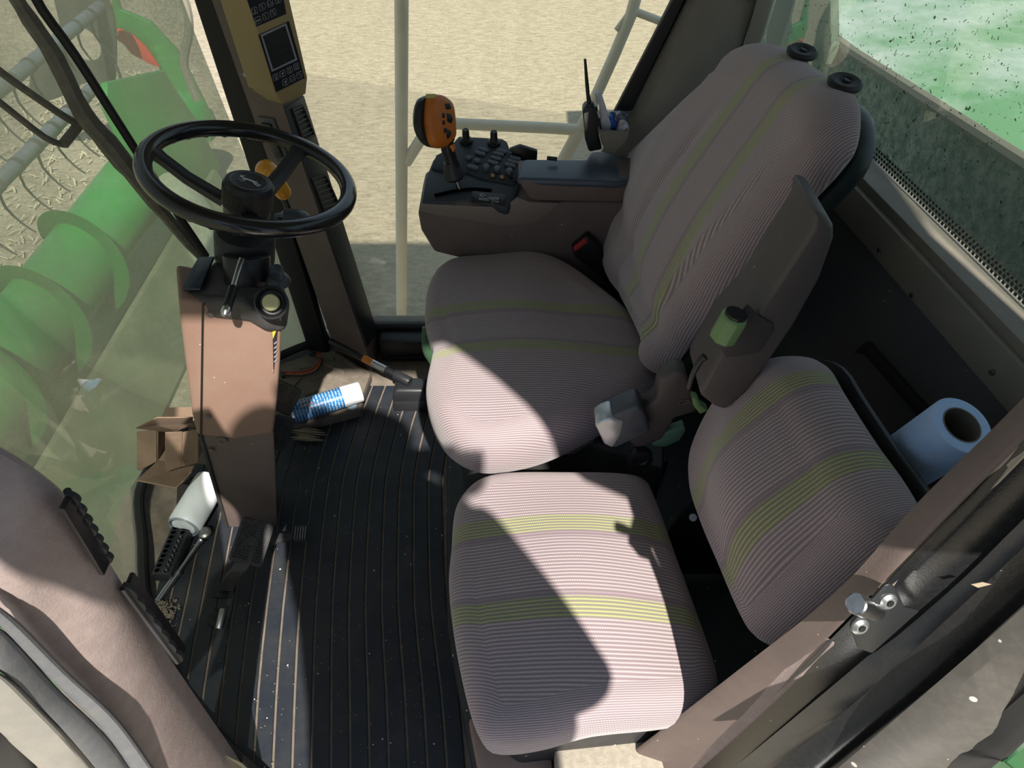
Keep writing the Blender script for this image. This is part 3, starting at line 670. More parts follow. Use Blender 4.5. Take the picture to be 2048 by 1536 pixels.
# --- green bodywork behind the rear window
ob = thing('grain_tank', 'green bodywork seen through the spotted rear window', 'bodywork', V(1.6, 2.0, -.5))
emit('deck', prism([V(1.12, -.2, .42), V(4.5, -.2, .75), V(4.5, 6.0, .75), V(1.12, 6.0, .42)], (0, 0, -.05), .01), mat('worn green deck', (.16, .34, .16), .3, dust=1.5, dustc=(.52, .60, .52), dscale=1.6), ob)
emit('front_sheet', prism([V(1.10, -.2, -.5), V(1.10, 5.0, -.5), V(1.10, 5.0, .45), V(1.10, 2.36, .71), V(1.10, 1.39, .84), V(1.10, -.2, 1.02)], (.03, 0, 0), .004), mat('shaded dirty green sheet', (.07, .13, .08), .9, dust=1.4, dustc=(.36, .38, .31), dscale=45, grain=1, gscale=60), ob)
emit('seam_strip', tube([V(1.10, -.2, 1.03), V(1.10, 1.39, .85), V(1.10, 2.36, .72), V(1.10, 5.0, .46)], .018, 8), mat('dirty foam strip', (.20, .19, .15), .9, grain=1), ob)
emit('side_sheet', prism([PX(u, v, 1.05) for u, v in ((1540, -20), (1660, -20), (1662, 90), (1650, 130), (1590, 110), (1530, 110))], (.03, 0, 0), .004), mat('grey green foam', (.11, .14, .10), .95, grain=1, gscale=80), ob)
# ================================================================ DRIVER SEAT
Y0 = 1.262
seat = thing('driver_seat', 'high-backed driver seat in ribbed taupe cloth with green stripes', 'seat', V(.05, Y0, .0))
zc = .455
out = [PZ(*p, zc) for p in ((850, 640), (858, 580), (895, 545), (960, 530), (1050, 527), (1130, 545), (1215, 600), (1275, 655), (1310, 735), (1305, 775), (1240, 815), (1180, 850), (1120, 880), (1050, 903), (965, 912), (905, 888), (868, 845), (852, 790), (862, 725), (866, 700), (856, 672))]
CX = sum((p.x for p in out))/len(out)
def fseat(q, s):
    y = q.y-Y0; x = q.x
    h = .016*min(1, (abs(y)/.24)**2.5)
    h += -.010*max(0, 1-abs(y)/.12)*(s < 2)
    # crease near the front right and sag near the back
    h += -.010*math.exp(-((x-.12)/.07)**2-((y-.10)/.10)**2)
    h += .004*sin(x*24)*max(0, (abs(y)-.16))/.1
    return h
bm = cushion(out, V(0, 0, 1), V(1, 0, 0), V(0, 1, 0), V(0, Y0, 0), e=.045, thick=.085, dome=.030, fn=fseat)
emit('seat_cushion', bm, fabD, seat, smooth=80)
fh = PZ(862, 690, .42)
emit('tilt_handle', tube([PZ(857, 655, .45), PZ(856, 675, .43), PZ(858, 700, .42), PZ(870, 720, .42)], .016, 12, 4), dkgreen, seat, 'green grip in the front notch of the cushion')
# backrest plane
Bn = V(-.955, 0, .30).normalized(); Bu = V(.30, 0, .955).normalized(); Bo = V(.335, Y0, .60)
def PB(u, v, off=0): return PP(u, v, Bo+Bn*off, Bn)
bo = [PB(*p) for p in ((1236, 440), (1245, 395), (1290, 315), (1345, 262), (1400, 222), (1470, 140), (1500, 100), (1540, 88), (1585, 105), (1620, 132), (1660, 158), (1695, 180), (1708, 220), (1700, 290), (1668, 340), (1605, 410), (1545, 485), (1470, 568), (1412, 632), (1370, 690), (1330, 742), (1312, 742), (1304, 690), (1270, 620), (1240, 560), (1230, 500))]
bc = sum(bo, Vector())/len(bo)
def fback(q, s):
    y = q.y-Y0; t = (q-Bo).dot(Bu)
    h = .014*min(1, (abs(y)/.20)**3)*max(0, 1-max(0, t-.25)/.25)
    h -= .008*math.exp(-((y-.10+.16*(t-.15))/.016)**2)*max(0, min(1, (.42-t)/.1))
    h -= .008*math.exp(-((y+.13+.10*(t-.10))/.03)**2)*max(0, min(1, (.30-t)/.1))
    h -= .012*math.exp(-((t-.03)/.03)**2)
    return h
bm = cushion(bo, Bn, Bu, V(0, 1, 0), V(Bo.x, Y0-.058, Bo.z), e=.055, thick=.02, dome=.04, fn=fback, M=170, K=22)
emit('backrest', bm, fabD, seat, smooth=80)
rp = resample(cr(bo, 10, True), 90); cc = sum(rp, Vector())/90
rp = [p + (cc-p)*.05 - Bn*.022 for p in rp]
emit('back_shell', prism([p + (V(.004, -.010, 0)) for p in rp], -Bn*.035, .012), mat('dark green black shell', (.022, .035, .033), .35, grain=.2), seat)
for (u, v) in ((1603, 104), (1688, 166)):
    p = PB(u, v+4, .0); h = emit('headrest_plug', lathe([(.001, .006), (.010, .006), (.012, .008), (.022, .009), (.027, .005), (.026, 0), (.016, -.002), (.014, -.04)], p, V(.05, -.12, 1).normalized(), 24), rubber, seat, at=p)
    emit('plug_hole', cyl(p+Bu*.005, p+Bu*.0085, .006, 14), black, h, at=p)
# folded-up armrest
YA = .825
af = [PY(u, v, YA) for u, v in ((1400, 792), (1402, 780), (1455, 685), (1513, 628), (1560, 560), (1624, 462), (1630, 425), (1655, 432), (1669, 455), (1669, 478), (1640, 560), (1590, 650), (1537, 728), (1490, 790), (1452, 822), (1430, 815))]
arm = emit('armrest', prism(af, (0, .11, 0), .008, 3), mat('grained taupe vinyl', (.095, .082, .080), .5, grain=.9, gscale=420, specks=.6), seat, 'taupe armrest folded upright')
# recess around the knob and the pivot slot
ux = (PY(1624, 462, YA)-PY(1400, 792, YA)).normalized(); un = V(-ux.z, 0, ux.x)
un = un if un.x < 0 else -un
AP = (PY(1455, 700, YA)+V(0, .04, 0), un)
def PA(u, v, off=0): return PP(u, v, PY(1450, 705, YA)+un*off, un)
rec = [PA(*p) for p in ((1440, 655), (1490, 607), (1515, 630), (1540, 648), (1545, 665), (1520, 700), (1455, 712), (1436, 685))]
emit('knob_recess', prism([PY(u, v, YA-.0005) for u, v in ((1494, 606), (1520, 632), (1545, 646), (1546, 662), (1517, 704), (1452, 714), (1436, 690), (1440, 670))], (0, -.003, 0), .002), mat('recess taupe', (.06, .052, .055), .5, grain=.5), arm)
kc = [PY(u, v, YA-.02) for u, v in ((1443, 678), (1467, 638))]
ax = (kc[1]-kc[0]).normalized()
kb = B(); X, Y, Z = frame(ax)
emit('adjuster_knob', loft([[kc[0]+Z*h+(X*cos(a)+Y*sin(a))*r for a in [j*pi/4 for j in range(8)]] for r, h in ((.0165, 0), (.021, .003), (.021, .044), (.0185, .048))], .001), green, arm, 'pale green eight-sided knob')
emit('knob_cap', cyl(kc[0]+Z*.048, kc[0]+Z*.052, .0165, 16), black, arm)
sl = [PY(u, v, YA-.001) for u, v in ((1378, 776), (1386, 748), (1400, 722), (1410, 713))]
emit('pivot_slot', tube(sl, (.004, .0065), 8, 4), black, arm)
# hinge cover and arm bracket beside the cushion
hb = [PY(u, v, .925) for u, v in ((1312, 800), (1320, 760), (1355, 742), (1372, 745), (1385, 790), (1395, 825), (1350, 838), (1325, 880), (1275, 900), (1240, 868), (1262, 835))]
hg = emit('recliner_cover', prism(hb, (0, .04, 0), .008), mat('taupe recliner cover', (.085, .070, .068), .5, grain=.5), seat)
X_, Y_ = V(1, 0, 0), V(0, 0, 1)
emit('embossed_letters', textmesh('GRA', PY(1376, 804, .923), V(.97, 0, .2).normalized(), V(-.2, 0, .97).normalized(), .018, .0008), mat('embossed taupe', (.14, .12, .115), .5), hg)
bk = [PY(u, v, .90) for u, v in ((1200, 862), (1195, 850), (1212, 838), (1250, 822), (1278, 812), (1290, 830), (1302, 865), (1265, 882), (1232, 898), (1218, 895))]
emit('belt_retractor', prism(bk, (0, .055, 0), .008, 3), silverbk, seat, 'blue black rounded belt retractor')
emit('retractor_lid', prism([PY(u, v, .895) for u, v in ((1190, 852), (1205, 842), (1222, 836), (1250, 845), (1243, 872), (1226, 898), (1208, 890))], (0, .05, 0), .006, 3), silver, seat, 'silver dusty end of the belt retractor')
emit('pivot_bolt', lathe([(.022, 0), (.026, .006), (.026, .02), (.016, .022), (.014, .018), (.001, .018)], PY(1278, 905, .93), V(0, -1, 0), 24), black, seat)
emit('recline_handle', prism([PY(u, v, .93) for u, v in ((1302, 892), (1322, 868), (1368, 852), (1372, 862), (1360, 882), (1330, 896))], (0, .02, 0), .004), mat('dull green handle', (.10, .19, .13), .45), seat, 'dull green recline handle')
emit('release_lever', prism([PY(u, v, .90) for u, v in ((1383, 795), (1396, 798), (1402, 812), (1418, 822), (1400, 830), (1388, 815))], (0, .02, 0), .004), green, seat, 'pale green release lever')
# base below the cushion
emit('suspension_cover', prism([PZ(u, v, .30) for u, v in ((920, 915), (1180, 885), (1330, 940), (1330, 600), (930, 600))], (0, 0, -.19), .02), blackmat, seat, 'black suspension cover under the cushion')
emit('side_plate', prism([PZ(u, v, .335) for u, v in ((925, 912), (1150, 893), (1190, 870), (1190, 800), (925, 800))], (0, 0, -.03), .006), mat('dusty grey base plate', (.30, .29, .27), .5, dust=.4, dustc=(.55, .52, .45)), seat)
emit('rail_plate', prism([PY(u, v, 1.0) for u, v in ((1095, 888), (1100, 876), (1150, 868), (1162, 876), (1156, 886))], (0, .01, 0), .002), silver, seat)
emit('slide_rail', prism([PZ(u, v, .11) for u, v in ((930, 985), (1330, 950), (1330, 935), (930, 960))], (0, 0, .06), .004), blackmat, seat)
# far side belt buckle
bu = thing('belt_buckle', 'black belt buckle with a red press bar between seat and console', 'buckle', PY(1185, 515, 1.54))
emit('buckle_body', prism([PY(u, v, 1.53) for u, v in ((1143, 500), (1176, 473), (1196, 490), (1210, 515), (1206, 535), (1192, 548), (1170, 530), (1150, 515))], (0, .03, 0), .005, 3), black, bu)
emit('press_button', prism([PY(u, v, 1.527) for u, v in ((1147, 497), (1170, 479), (1176, 484), (1150, 504))], (0, .01, 0), .001), red, bu)
emit('buckle_stalk', tube([PY(1196, 540, 1.53), PY(1212, 560, 1.54), PY(1225, 580, 1.55)], .009, 8), black, bu)
# ================================================================ PASSENGER SEAT
Yb = .667
ps = thing('passenger_seat', 'low passenger seat in ribbed taupe cloth, sunlit, nearest the camera', 'seat', V(.10, Yb, .10))
zc = .395
out = [PZ(*p, zc) for p in ((903, 1100), (912, 1020), (950, 972), (1010, 955), (1130, 955), (1240, 957), (1290, 970), (1312, 1010), (1350, 1115), (1392, 1230), (1428, 1335), (1432, 1385), (1402, 1422), (1330, 1440), (1190, 1455), (1090, 1482), (1010, 1492), (965, 1475), (935, 1400), (908, 1270), (898, 1170))]
def fbud(q, s):
    return -.008*max(0, 1-abs(q.y-.38)/.06)*max(0, 1-abs(q.x-.05)/.1) + .004*sin(q.x*12)
bm = cushion(out, V(0, 0, 1), V(1, .0, 0), V(0, 1, 0), V(0, Yb, 0), e=.048, thick=.075, dome=.032, fn=fbud)
emit('seat_cushion', bm, fabB, ps, smooth=80)
Cn = V(-.955, -.10, .26).normalized(); 
Co = V(.455, .70, .68); Ct = V(-.10, .995, 0).normalized(); Cu = Cn.cross(Ct).normalized(); Cu = Cu if Cu.z > 0 else -Cu
def PC(u, v, off=0): return PP(u, v, Co+Cn*off, Cn)
bo = [PC(*p) for p in ((1412, 905), (1440, 830), (1480, 770), (1530, 728), (1590, 712), (1635, 728), (1670, 785), (1730, 880), (1780, 950), (1815, 1010), (1828, 1050), (1805, 1100), (1730, 1175), (1650, 1245), (1590, 1290), (1550, 1290), (1515, 1240), (1470, 1140), (1435, 1060), (1412, 985))]
bm = cushion(bo, Cn, Cu, Ct, Co+Ct*.0, e=.062, thick=.03, dome=.045)
emit('backrest', bm, fabB, ps, smooth=80)
rp = resample(cr(bo, 10, True), 60)
emit('back_board', prism([p - Cn*.045 for p in rp], -Cn*.012, .004), black, ps)
emit('seat_box', prism([PZ(u, v, .305) for u, v in ((930, 1130), (945, 1400), (1040, 1470), (1330, 1440), (1400, 1380), (1300, 1000), (980, 1000))], (0, 0, -.20), .008), blackmat, ps)
emit('clear_film', prism([PZ(u, v, .312) for u, v in ((1125, 1462), (1330, 1438), (1318, 1452), (1140, 1472))], (0, 0, -.01), .002), mat('clear plastic film', (.5, .5, .5), .2), ps)
emit('back_bracket', prism([V(.30, .84, .12), V(.58, .84, .12), V(.50, .84, .62), V(.36, .84, .40)], (0, .012, 0), .004), blackmat, ps, 'dark steel bracket of the backrest')
emit('bolt', cyl(PY(1386, 1035, .835), PY(1386, 1035, .828), .008, 14), dullsteel, ps)
# ================================================================ STEERING PEDESTAL
yn = 1.04
pd = thing('steering_pedestal', 'tall taupe steering pedestal with column, black steering wheel and a cream knob', 'pedestal', V(-.67, 1.15, 0))
n1 = [PY(u, v, yn) for u, v in ((357, 590), (362, 650), (382, 800), (393, 862), (545, 868), (556, 800), (562, 700), (563, 640), (535, 632), (480, 606), (410, 598))]
yr = .17
NF = [(357, 598), (413, 604), (480, 610), (520, 630), (548, 640), (563, 628)]
# front casing: rings along the height so that the top slopes toward the front
def ringp(pts, dy, dz=0, sc=.0): 
    return pts + [p + V(-.02 if i > len(pts)/2 else .02, dy, dz) for i, p in reversed(list(enumerate(pts)))]
case = [PY(u, v, yn) for u, v in ((357, 596), (362, 650), (376, 760), (385, 830), (395, 872), (470, 880), (548, 868), (556, 800), (562, 720), (565, 640), (562, 628), (535, 636), (490, 614), (413, 606))]
TR = [(p - V(0, yn, 0)) for p in case]
emit('front_casing', prism(case, (-.042, .11, .0), .012, 3), mat('taupe pedestal plastic', (.27, .165, .125), .55, grain=.5, dust=.25, dustc=(.36, .28, .23), dscale=9, specks=.7), pd)
emit('casing_joint', prism([PY(u, v, yn-.001) for u, v in ((404, 607), (408, 607), (404, 872), (400, 872))], (0, -.001, 0), 0), black, pd)
low = [PY(u, v, yn+.006) for u, v in ((397, 870), (548, 862), (552, 930), (556, 1062), (460, 1070), (440, 1000), (412, 905))]
emit('lower_casing', prism(low, (-.045, .13, 0), .008), brown, pd)
emit('lower_flange', prism([PY(u, v, yn+.002) for u, v in ((395, 872), (404, 872), (462, 1075), (455, 1072))], (0, .02, 0), .002), blackmat, pd)
# sloping top cowl
ct = [PZ(430, 520, .765), PZ(359, 592, .765), PZ(410, 603, .765), PZ(485, 610, .762), PZ(520, 628, .75), PZ(556, 634, .73), PZ(566, 618, .73), PZ(571, 585, .73), PZ(562, 552, .74), PZ(530, 522, .76)]
emit('top_cowl', prism([p+V(0, 0, .004) for p in ct], (0, 0, -.05), .012, 3), mat('dark dusty cowl', (.055, .050, .052), .5, grain=.6, dust=.3, dustc=(.16, .14, .13), dscale=20, specks=.8), pd)
emit('slate_pad', prism([PZ(u, v, .772) for u, v in ((398, 519), (430, 517), (413, 556), (402, 582), (366, 582), (380, 550))], (0, 0, .006), .002), bluepad, pd, 'slate blue pad on top of the casing')
colb = PZ(497, 563, .765)
emit('column_bellows', cyl(PZ(497, 572, .745), PZ(493, 510, .80), .044, 28, .003), black, pd)
# two-piece drum collar
dA = PY(490, 512, 1.19); dB = PY(490, 462, 1.19)
dax = (dB-dA).normalized()
drum = emit('column_collar', lathe([(.030, -.012), (.055, -.010), (.0575, -.004), (.0575, .052), (.052, .060), (.018, .063), (.016, .075)], dA, dax, 40), mat('black speckled collar', (.022, .023, .025), .55, grain=.8, specks=1.2), pd)
X, Y, Z = frame(dax)
emit('collar_notch', prism([PY(u, v, 1.13) for u, v in ((462, 518), (500, 522), (500, 545), (478, 548), (462, 540))], (0, .01, 0), .002), black, drum)
la, lb = PY(484, 518, 1.085), PY(453, 620, .985)
lv = emit('tilt_lever', cyl(la, la.lerp(lb, .62), .0055, 14), steel, pd, 'polished steel lever')
emit('lever_grip', cyl(la.lerp(lb, .55), la.lerp(lb, .97), .0085, 16, .001), black, lv)
emit('lever_tip', lathe([(.001, .014), (.006, .012), (.0092, .006), (.0095, 0), (.008, -.006)], lb, lb-la, 18), steel, lv)
# cream knob in black cup, small black knob
kc_ = PY(542, 605, 1.015); kax = V(.15, -.75, .62).normalized()
cup = emit('knob_cup', lathe([(.025, -.05), (.029, -.012), (.031, 0), (.027, .002), (.022, -.012), (.001, -.014)], kc_, kax, 28), softblack, pd)
emit('push_knob', lathe([(.014, -.014), (.016, .002), (.014, .006), (.001, .007)], kc_, kax, 24), cream, pd, 'cream yellow push knob')
kk = PZ(556, 560, .765)
emit('turn_knob', lathe([(.024, -.004), (.020, .006), (.013, .010), (.0125, .030), (.010, .032), (.001, .031)], kk, V(.15, -.1, 1), 20), mat('slate knob', (.05, .06, .075), .4), pd, 'small slate knob')
def screw(u, v, y, par, r=.007, m_=None):
    p = PY(u, v, y); s = emit('screw', lathe([(r, 0), (r, .0015), (r*.6, .0025), (.0005, .0025)], p, V(0, -1, 0), 14), m_ or brown, par)
    return s
for (u, v) in ((420, 629), (417, 832), (423, 901)): screw(u, v, yn, pd)
emit('screw_socket', lathe([(.012, 0), (.011, .003), (.006, .003), (.005, .001), (.0005, .001)], PY(444, 880, yn), V(0, -1, 0), 20), brown, pd)
# warning label on the right flank
fl = [PY(545, 655, yn), PY(556, 640, yn), PY(552, 740, yn), PY(546, 748, yn)]
lx = PY(566, 650, yn+.0)
lab = [V(p.x, yn+.004, p.z) for p in fl]
e1 = PY(546, 665, yn-.002)
wl = emit('warning_label', prism([PY(u, v, yn-.0015) for u, v in ((545, 652), (557, 638), (551, 712), (547, 748))], (0, -.0004, 0), 0), mat('black label', (.02, .02, .02), .5), pd, 'black and yellow warning label')
emit('label_stripe', prism([PY(u, v, yn-.0022) for u, v in ((545, 664), (556, 640), (556, 652), (546, 678))], (0, -.0003, 0), 0), mat('label yellow', (.75, .55, .04), .5), wl)
for i in range(5):
    emit('label_line', prism([PY(u, v, yn-.0022) for u, v in ((548, 686+i*9), (554, 682+i*9), (554, 685+i*9), (548, 689+i*9))], (0, -.0003, 0), 0), greyprint, wl)
# ================================================================ STEERING WHEEL
Cw = EYE + (V(-.53670423, 1.3311542, .86220955)-EYE)*.95
nw = V(sin(radians(18)), sin(radians(4)), 1).normalized()
U = V(0, 1, 0).cross(nw).normalized(); Wv = nw.cross(U)
Rw = .188
sw = emit('steering_wheel', tube([Cw + U*Rw*cos(a) + Wv*Rw*sin(a) for a in [2*pi*i/96 for i in range(96)]], .0165, 18, closed=True), mat('glossy black rim', (.010, .011, .013), .22, coat=.3), pd, 'black steering wheel with a knurled hub and a leaping deer emblem')
gb = B()
for i in range(60):       # finger grips moulded under the rim
    a = 2*pi*i/60; d = U*cos(a)+Wv*sin(a)
    if i % 2 == 0: join(gb, lathe([(.002, -.010), (.008, -.006), (.0095, 0), (.008, .006), (.002, .010)], Cw + d*Rw - nw*.0105, d.cross(nw), 8))
emit('finger_grips', gb, black, sw, kind='stuff')
hubc = PP(496, 395, Cw - nw*.0, nw) 
hub0 = PP(497, 372, Cw + nw*.0, nw)
# hub axis runs from under the wheel to the cap
ht = PP(498, 364, Cw, nw)
hax = nw
hub = emit('hub', lathe([(.020, -.155), (.030, -.130), (.042, -.120), (.045, -.085), (.046, -.078), (.048, -.076), (.047, -.035), (.043, -.027), (.036, -.024), (.034, -.0255), (.001, -.0255)], ht + hax*.028, hax, 64), mat('black hub', (.018, .019, .021), .45, grain=.3, specks=.5), sw)
kn = B(); X, Y, Z = frame(hax); kc0 = ht + hax*.028
for i in range(84):
    a = 2*pi*i/84; d = X*cos(a)+Y*sin(a)
    join(kn, tube([kc0 + d*.0482 - Z*.075, kc0 + d*.0472 - Z*.037], .0011, 4))
emit('knurling', kn, black, sw, kind='stuff')
emb_c = kc0 - hax*.0254
EX = (V(1, 0, 0)-hax*hax.x).normalized(); EY = hax.cross(EX)
emit('emblem_ring', ringmesh([emb_c + EX*.034*cos(a)+EY*.034*sin(a) for a in [2*pi*i/40 for i in range(40)]], [emb_c + EX*.033*cos(a)+EY*.033*sin(a) for a in [2*pi*i/40 for i in range(40)]], hax*.0008), greyprint, sw)
dr = B()
def EP(x, y): return emb_c + EX*x*.001 + EY*y*.001 + hax*.0008
for pl_, r in (([(-12, 1), (-6, 3), (2, 1), (9, 0), (12, -2)], .0032), ([(-10, 2), (-15, 7), (-19, 7)], .0018), ([(-15, 8), (-14, 14)], .0009), ([(-14, 11), (-10, 13)], .0008), ([(-16, 8), (-19, 13)], .0009), ([(-9, 0), (-14, -6), (-19, -4)], .0011), ([(-6, -1), (-9, -9), (-14, -11)], .0011), ([(10, 0), (16, -4), (24, -9)], .0013), ([(8, -1), (13, -8), (21, -14)], .0012), ([(11, 1), (15, 4)], .001)):
    join(dr, tube([EP(x, y) for x, y in pl_], r, 6, 2, flat=.25, up=EX.cross(hax) if False else None))
emit('deer_emblem', dr, white, sw, 'pale leaping deer outline')
def spoke(u, v):
    pr = PP(u, v, Cw, nw); d = (pr-Cw).normalized(); e = Cw + d*Rw
    s = ht - hax*.052 + (d*.044); side = hax.cross(d).normalized()
    rings = []
    for t, wd, th in ((0, .017, .011), (.12, .016, .010), (.5, .015, .009), (.82, .0145, .009), (.95, .018, .010), (1, .022, .012)):
        p = s.lerp(e, t) - nw*.0 + nw*(.020*sin(pi*min(t, 1))*-.4)
        dn = ((e-s).cross(side)).normalized()
        rings.append([p+side*wd*a+dn*th*b for a, b in ((-1, -.6), (-.6, -1), (.6, -1), (1, -.6), (1, .6), (.6, 1), (-.6, 1), (-1, .6))])
    return emit('spoke', loft(rings, 0), softblack, sw)
spoke(300, 296); spoke(607, 290); spoke(520, 455)
emit('column_shaft', cyl(ht - hax*.12, PY(490, 470, 1.19), .017, 20), black, sw)
# amber lamp behind the wheel and the stalk switch
am = thing('amber_lamp', 'amber plastic lamp on the post side of the steering column', 'lamp', PY(555, 375, 1.50))
qa, qb = PY(534, 342, 1.5), PY(566, 384, 1.5); LL = (qb-qa).length; prf = [(.026*sin(a), -.026*cos(a)) for a in [pi/2*k/7 for k in range(8)]] + [(.026+(.019-.026)*k/5, LL*k/5) for k in range(1, 6)] + [(.019*cos(a), LL+.019*sin(a)) for a in [pi/2*k/7 for k in range(1, 8)]]
emit('lens', lathe(prf, qa, qb-qa, 24), amber, am)
emit('lamp_stem', cyl(PY(566, 392, 1.5), PY(585, 440, 1.5), .008, 10), black, am)
stx = thing('stalk_switch', 'slate rounded switch pod right of the steering column', 'switch', PY(590, 440, 1.45))
emit('pod', tube([PY(552, 434, 1.42), PY(570, 430, 1.42), PY(600, 432, 1.42), PY(612, 440, 1.42)], [.010, .018, .018, .009], 14, 4, flat=.7), mat('slate pod', (.06, .075, .095), .35), stx)
emit('pod_stem', cyl(PY(560, 438, 1.42), PY(530, 470, 1.30), .007, 10), black, stx)
# ================================================================ ARM CONSOLE
yc = 1.56
con = thing('arm_console', 'brown side console with sky tinted keypad, right of the driver seat', 'console', V(.0, 1.66, .48))
body = [PY(u, v, yc) for u, v in ((846, 350), (842, 400), (837, 425), (842, 455), (872, 505), (905, 514), (1100, 548), (1260, 560), (1290, 440), (1245, 405), (1060, 402), (1020, 415), (930, 402), (895, 368))]
emit('console_body', prism([PY(u, v, yc) for u, v in ((842, 404), (836, 430), (842, 462), (868, 505), (930, 520), (1100, 560), (1260, 580), (1300, 430), (1245, 403), (1040, 403), (1010, 414), (935, 406))], (0, .16, .0), .010, 3), brown, con)
# upper dark deck with the gate slot
Dn = V(0, -.30, .95).normalized()
Dp = PY(930, 404, yc)
def PK(u, v, off=0): return PP(u, v, Dp + Dn*off, Dn)
deck = [PK(*p) for p in ((850, 358), (848, 372), (843, 405), (905, 404), (942, 398), (1015, 416), (1032, 395), (1040, 362), (1046, 320), (1020, 302), (1010, 279), (925, 271), (898, 300), (866, 318))]
emit('console_deck', prism(deck, -Dn*.03, .006), dash_sky, con)
kp = [PK(u, v, .006) for u, v in ((872, 310), (895, 298), (918, 272), (1004, 277), (1014, 283), (1022, 305), (1045, 325), (1035, 362), (1028, 368), (960, 356), (935, 345), (905, 346), (862, 336))]
emit('keypad_plate', prism(kp, -Dn*.010, .003), mat('sky tinted keypad', (.030, .040, .052), .45, grain=.3, specks=.4), con)  # keypad colour tinted blue for the sky's sheen
# slot for the lever: flat black strip with the hole's shade painted in
emit('gate_slot', tube([PK(868, 389, 0), PK(905, 381, 0), PK(945, 376, 0), PK(984, 379, 0)], .0135, 10, 3, flat=.05, up=V(0, 1, 0)), mat('hole black', (.003, .003, .003), .95, spec=0), con)
cl = emit('gate_label', prism([PK(u, v, .002) for u, v in ((945, 382), (1012, 389), (1009, 411), (942, 404))], Dn*.002, .001), mat('black label plate', (.02, .02, .022), .35), con)
def zk(x, y): return (800+x/3.84, 150+y/3.84)
for pts in ([(605, 945), (675, 950), (680, 938), (760, 945)], [(605, 955), (680, 962), (684, 950), (760, 953)], [(625, 908), (625, 935)], [(612, 922), (620, 915)], [(612, 922), (620, 928)], [(628, 912), (655, 925), (628, 936)], [(708, 958), (708, 985), (738, 972), (708, 958)], [(740, 972), (752, 972)], [(748, 966), (755, 973), (748, 980)]):
    emit('label_line', tube([PK(*zk(*p), .0045) for p in pts], .0006, 5), white, cl)
KX = (PK(980, 320)-PK(940, 316)).normalized(); KY = Dn.cross(KX).normalized()
keym2 = mat('sky tinted keys', (.11, .125, .15), .35, specks=.3)  # keys lightened toward blue, sky sheen painted in
def pill(x, y, w_, h_, m_=keym2, ht_=.006, name='key', ang=-12):
    c = PK(*zk(x, y), .006); a = radians(ang); kx = KX*cos(a)+KY*sin(a); ky = -KX*sin(a)+KY*cos(a)
    return emit(name, prism(rounded(c, kx, ky, w_, h_, min(w_, h_)*.48, 4), Dn*ht_, .0018, 2), m_, con, at=c)
pr_ = None
for (x, y) in ((640, 580), (615, 608), (780, 590), (757, 613), (737, 645), (715, 678), (885, 645), (868, 673), (847, 700), (560, 715)):
    if pr_ is None: pr_ = pill(x, y, .030, .0115)
    else:
        c = PK(*zk(x, y), .006); again(pr_, c, con)
r0 = None
for (x, y) in ((528, 642), (595, 665)):
    if r0 is None: r0 = pill(x, y, .017, .014)
    else: again(r0, PK(*zk(x, y), .006), con)
b0 = None
for (x, y) in ((663, 722), (747, 735), (840, 752)):
    if b0 is None: b0 = pill(x, y, .0165, .0175, ht_=.012, name='round_button')
    else: again(b0, PK(*zk(x, y), .006), con)
for (x, y) in ((640, 580), (615, 608), (757, 613), (737, 645), (715, 678), (885, 645), (868, 673), (528, 642)):
    c = PK(*zk(x, y), .0126); g = B()
    join(g, tube([c-KX*.004, c-KX*.001+KY*.001, c+KX*.003-KY*.001], .0005, 4)); join(g, tube([c-KX*.002-KY*.002, c-KX*.001+KY*.002], .0005, 4))
    emit('key_mark', g, greyprint, con)
for (x, y) in ((712, 778), (783, 790)):
    c = PK(*zk(x, y), .006)
    emit('indicator_socket', lathe([(.0085, -.002), (.0085, .003), (.0065, .003), (.006, 0)], c, Dn, 18, cap=False), black, con)
    emit('amber_button', lathe([(.0055, -.001), (.0055, .004), (.004, .006), (.001, .006)], c, Dn, 16), mat('dusty amber', (.45, .25, .10), .5), con)
c = PK(*zk(856, 805), .006); emit('empty_socket', lathe([(.008, -.002), (.008, .003), (.0065, .003), (.006, 0), (.001, 0)], c, Dn, 18), black, con)
kn0 = None
for (x, y) in ((508, 478), (722, 492)):
    c = PK(*zk(x, y+28), .006)
    if kn0 is None:
        kn0 = emit('rotary_knob', lathe([(.018, 0), (.0175, .004), (.011, .008), (.0095, .011), (.009, .030), (.0075, .033), (.001, .033)], c, V(0, -.12, 1), 24), black, con, at=c)
    else: again(kn0, c, con)
# pad (armrest) behind the keypad
zt = .715
yN = 1.545
tp = [PY(1040, 367, yN), PY(1034, 358, yN)]
pad_n = [PY(u, v, yN) for u, v in ((1035, 352), (1034, 364), (1058, 398), (1075, 403), (1240, 406), (1270, 380), (1290, 350))]
ztop = PY(1036, 358, yN).z
top_ = [PZ(u, v, ztop) for u, v in ((1034, 357), (1042, 322), (1050, 317), (1170, 318), (1182, 302), (1200, 301), (1300, 322), (1330, 345), (1235, 364), (1200, 362))]
emit('pad_side', prism([PY(u, v, yN) for u, v in ((1035, 360), (1058, 397), (1072, 402), (1240, 405), (1300, 380), (1300, 352), (1200, 362), (1100, 360))], (0, .10, 0), .006, 2), brown, con)
emit('armrest_pad', prism(top_, (0, 0, -.020), .009, 3), mat('sky tinted armrest vinyl', (.060, .078, .108), .33, grain=.4, gscale=500), con, 'armrest pad with sky sheen in its colour')  # pad colour made bluer in place of the sky's reflection
emit('cup_bracket', prism([PY(u, v, 1.70) for u, v in ((1018, 300), (1040, 292), (1075, 303), (1074, 322), (1035, 328))], (0, .015, 0), .003), black, con)
emit('panel_seam', tube([PY(u, v, yc-.001) for u, v in ((1011, 415), (1011, 450))], .0008, 4), black, con)
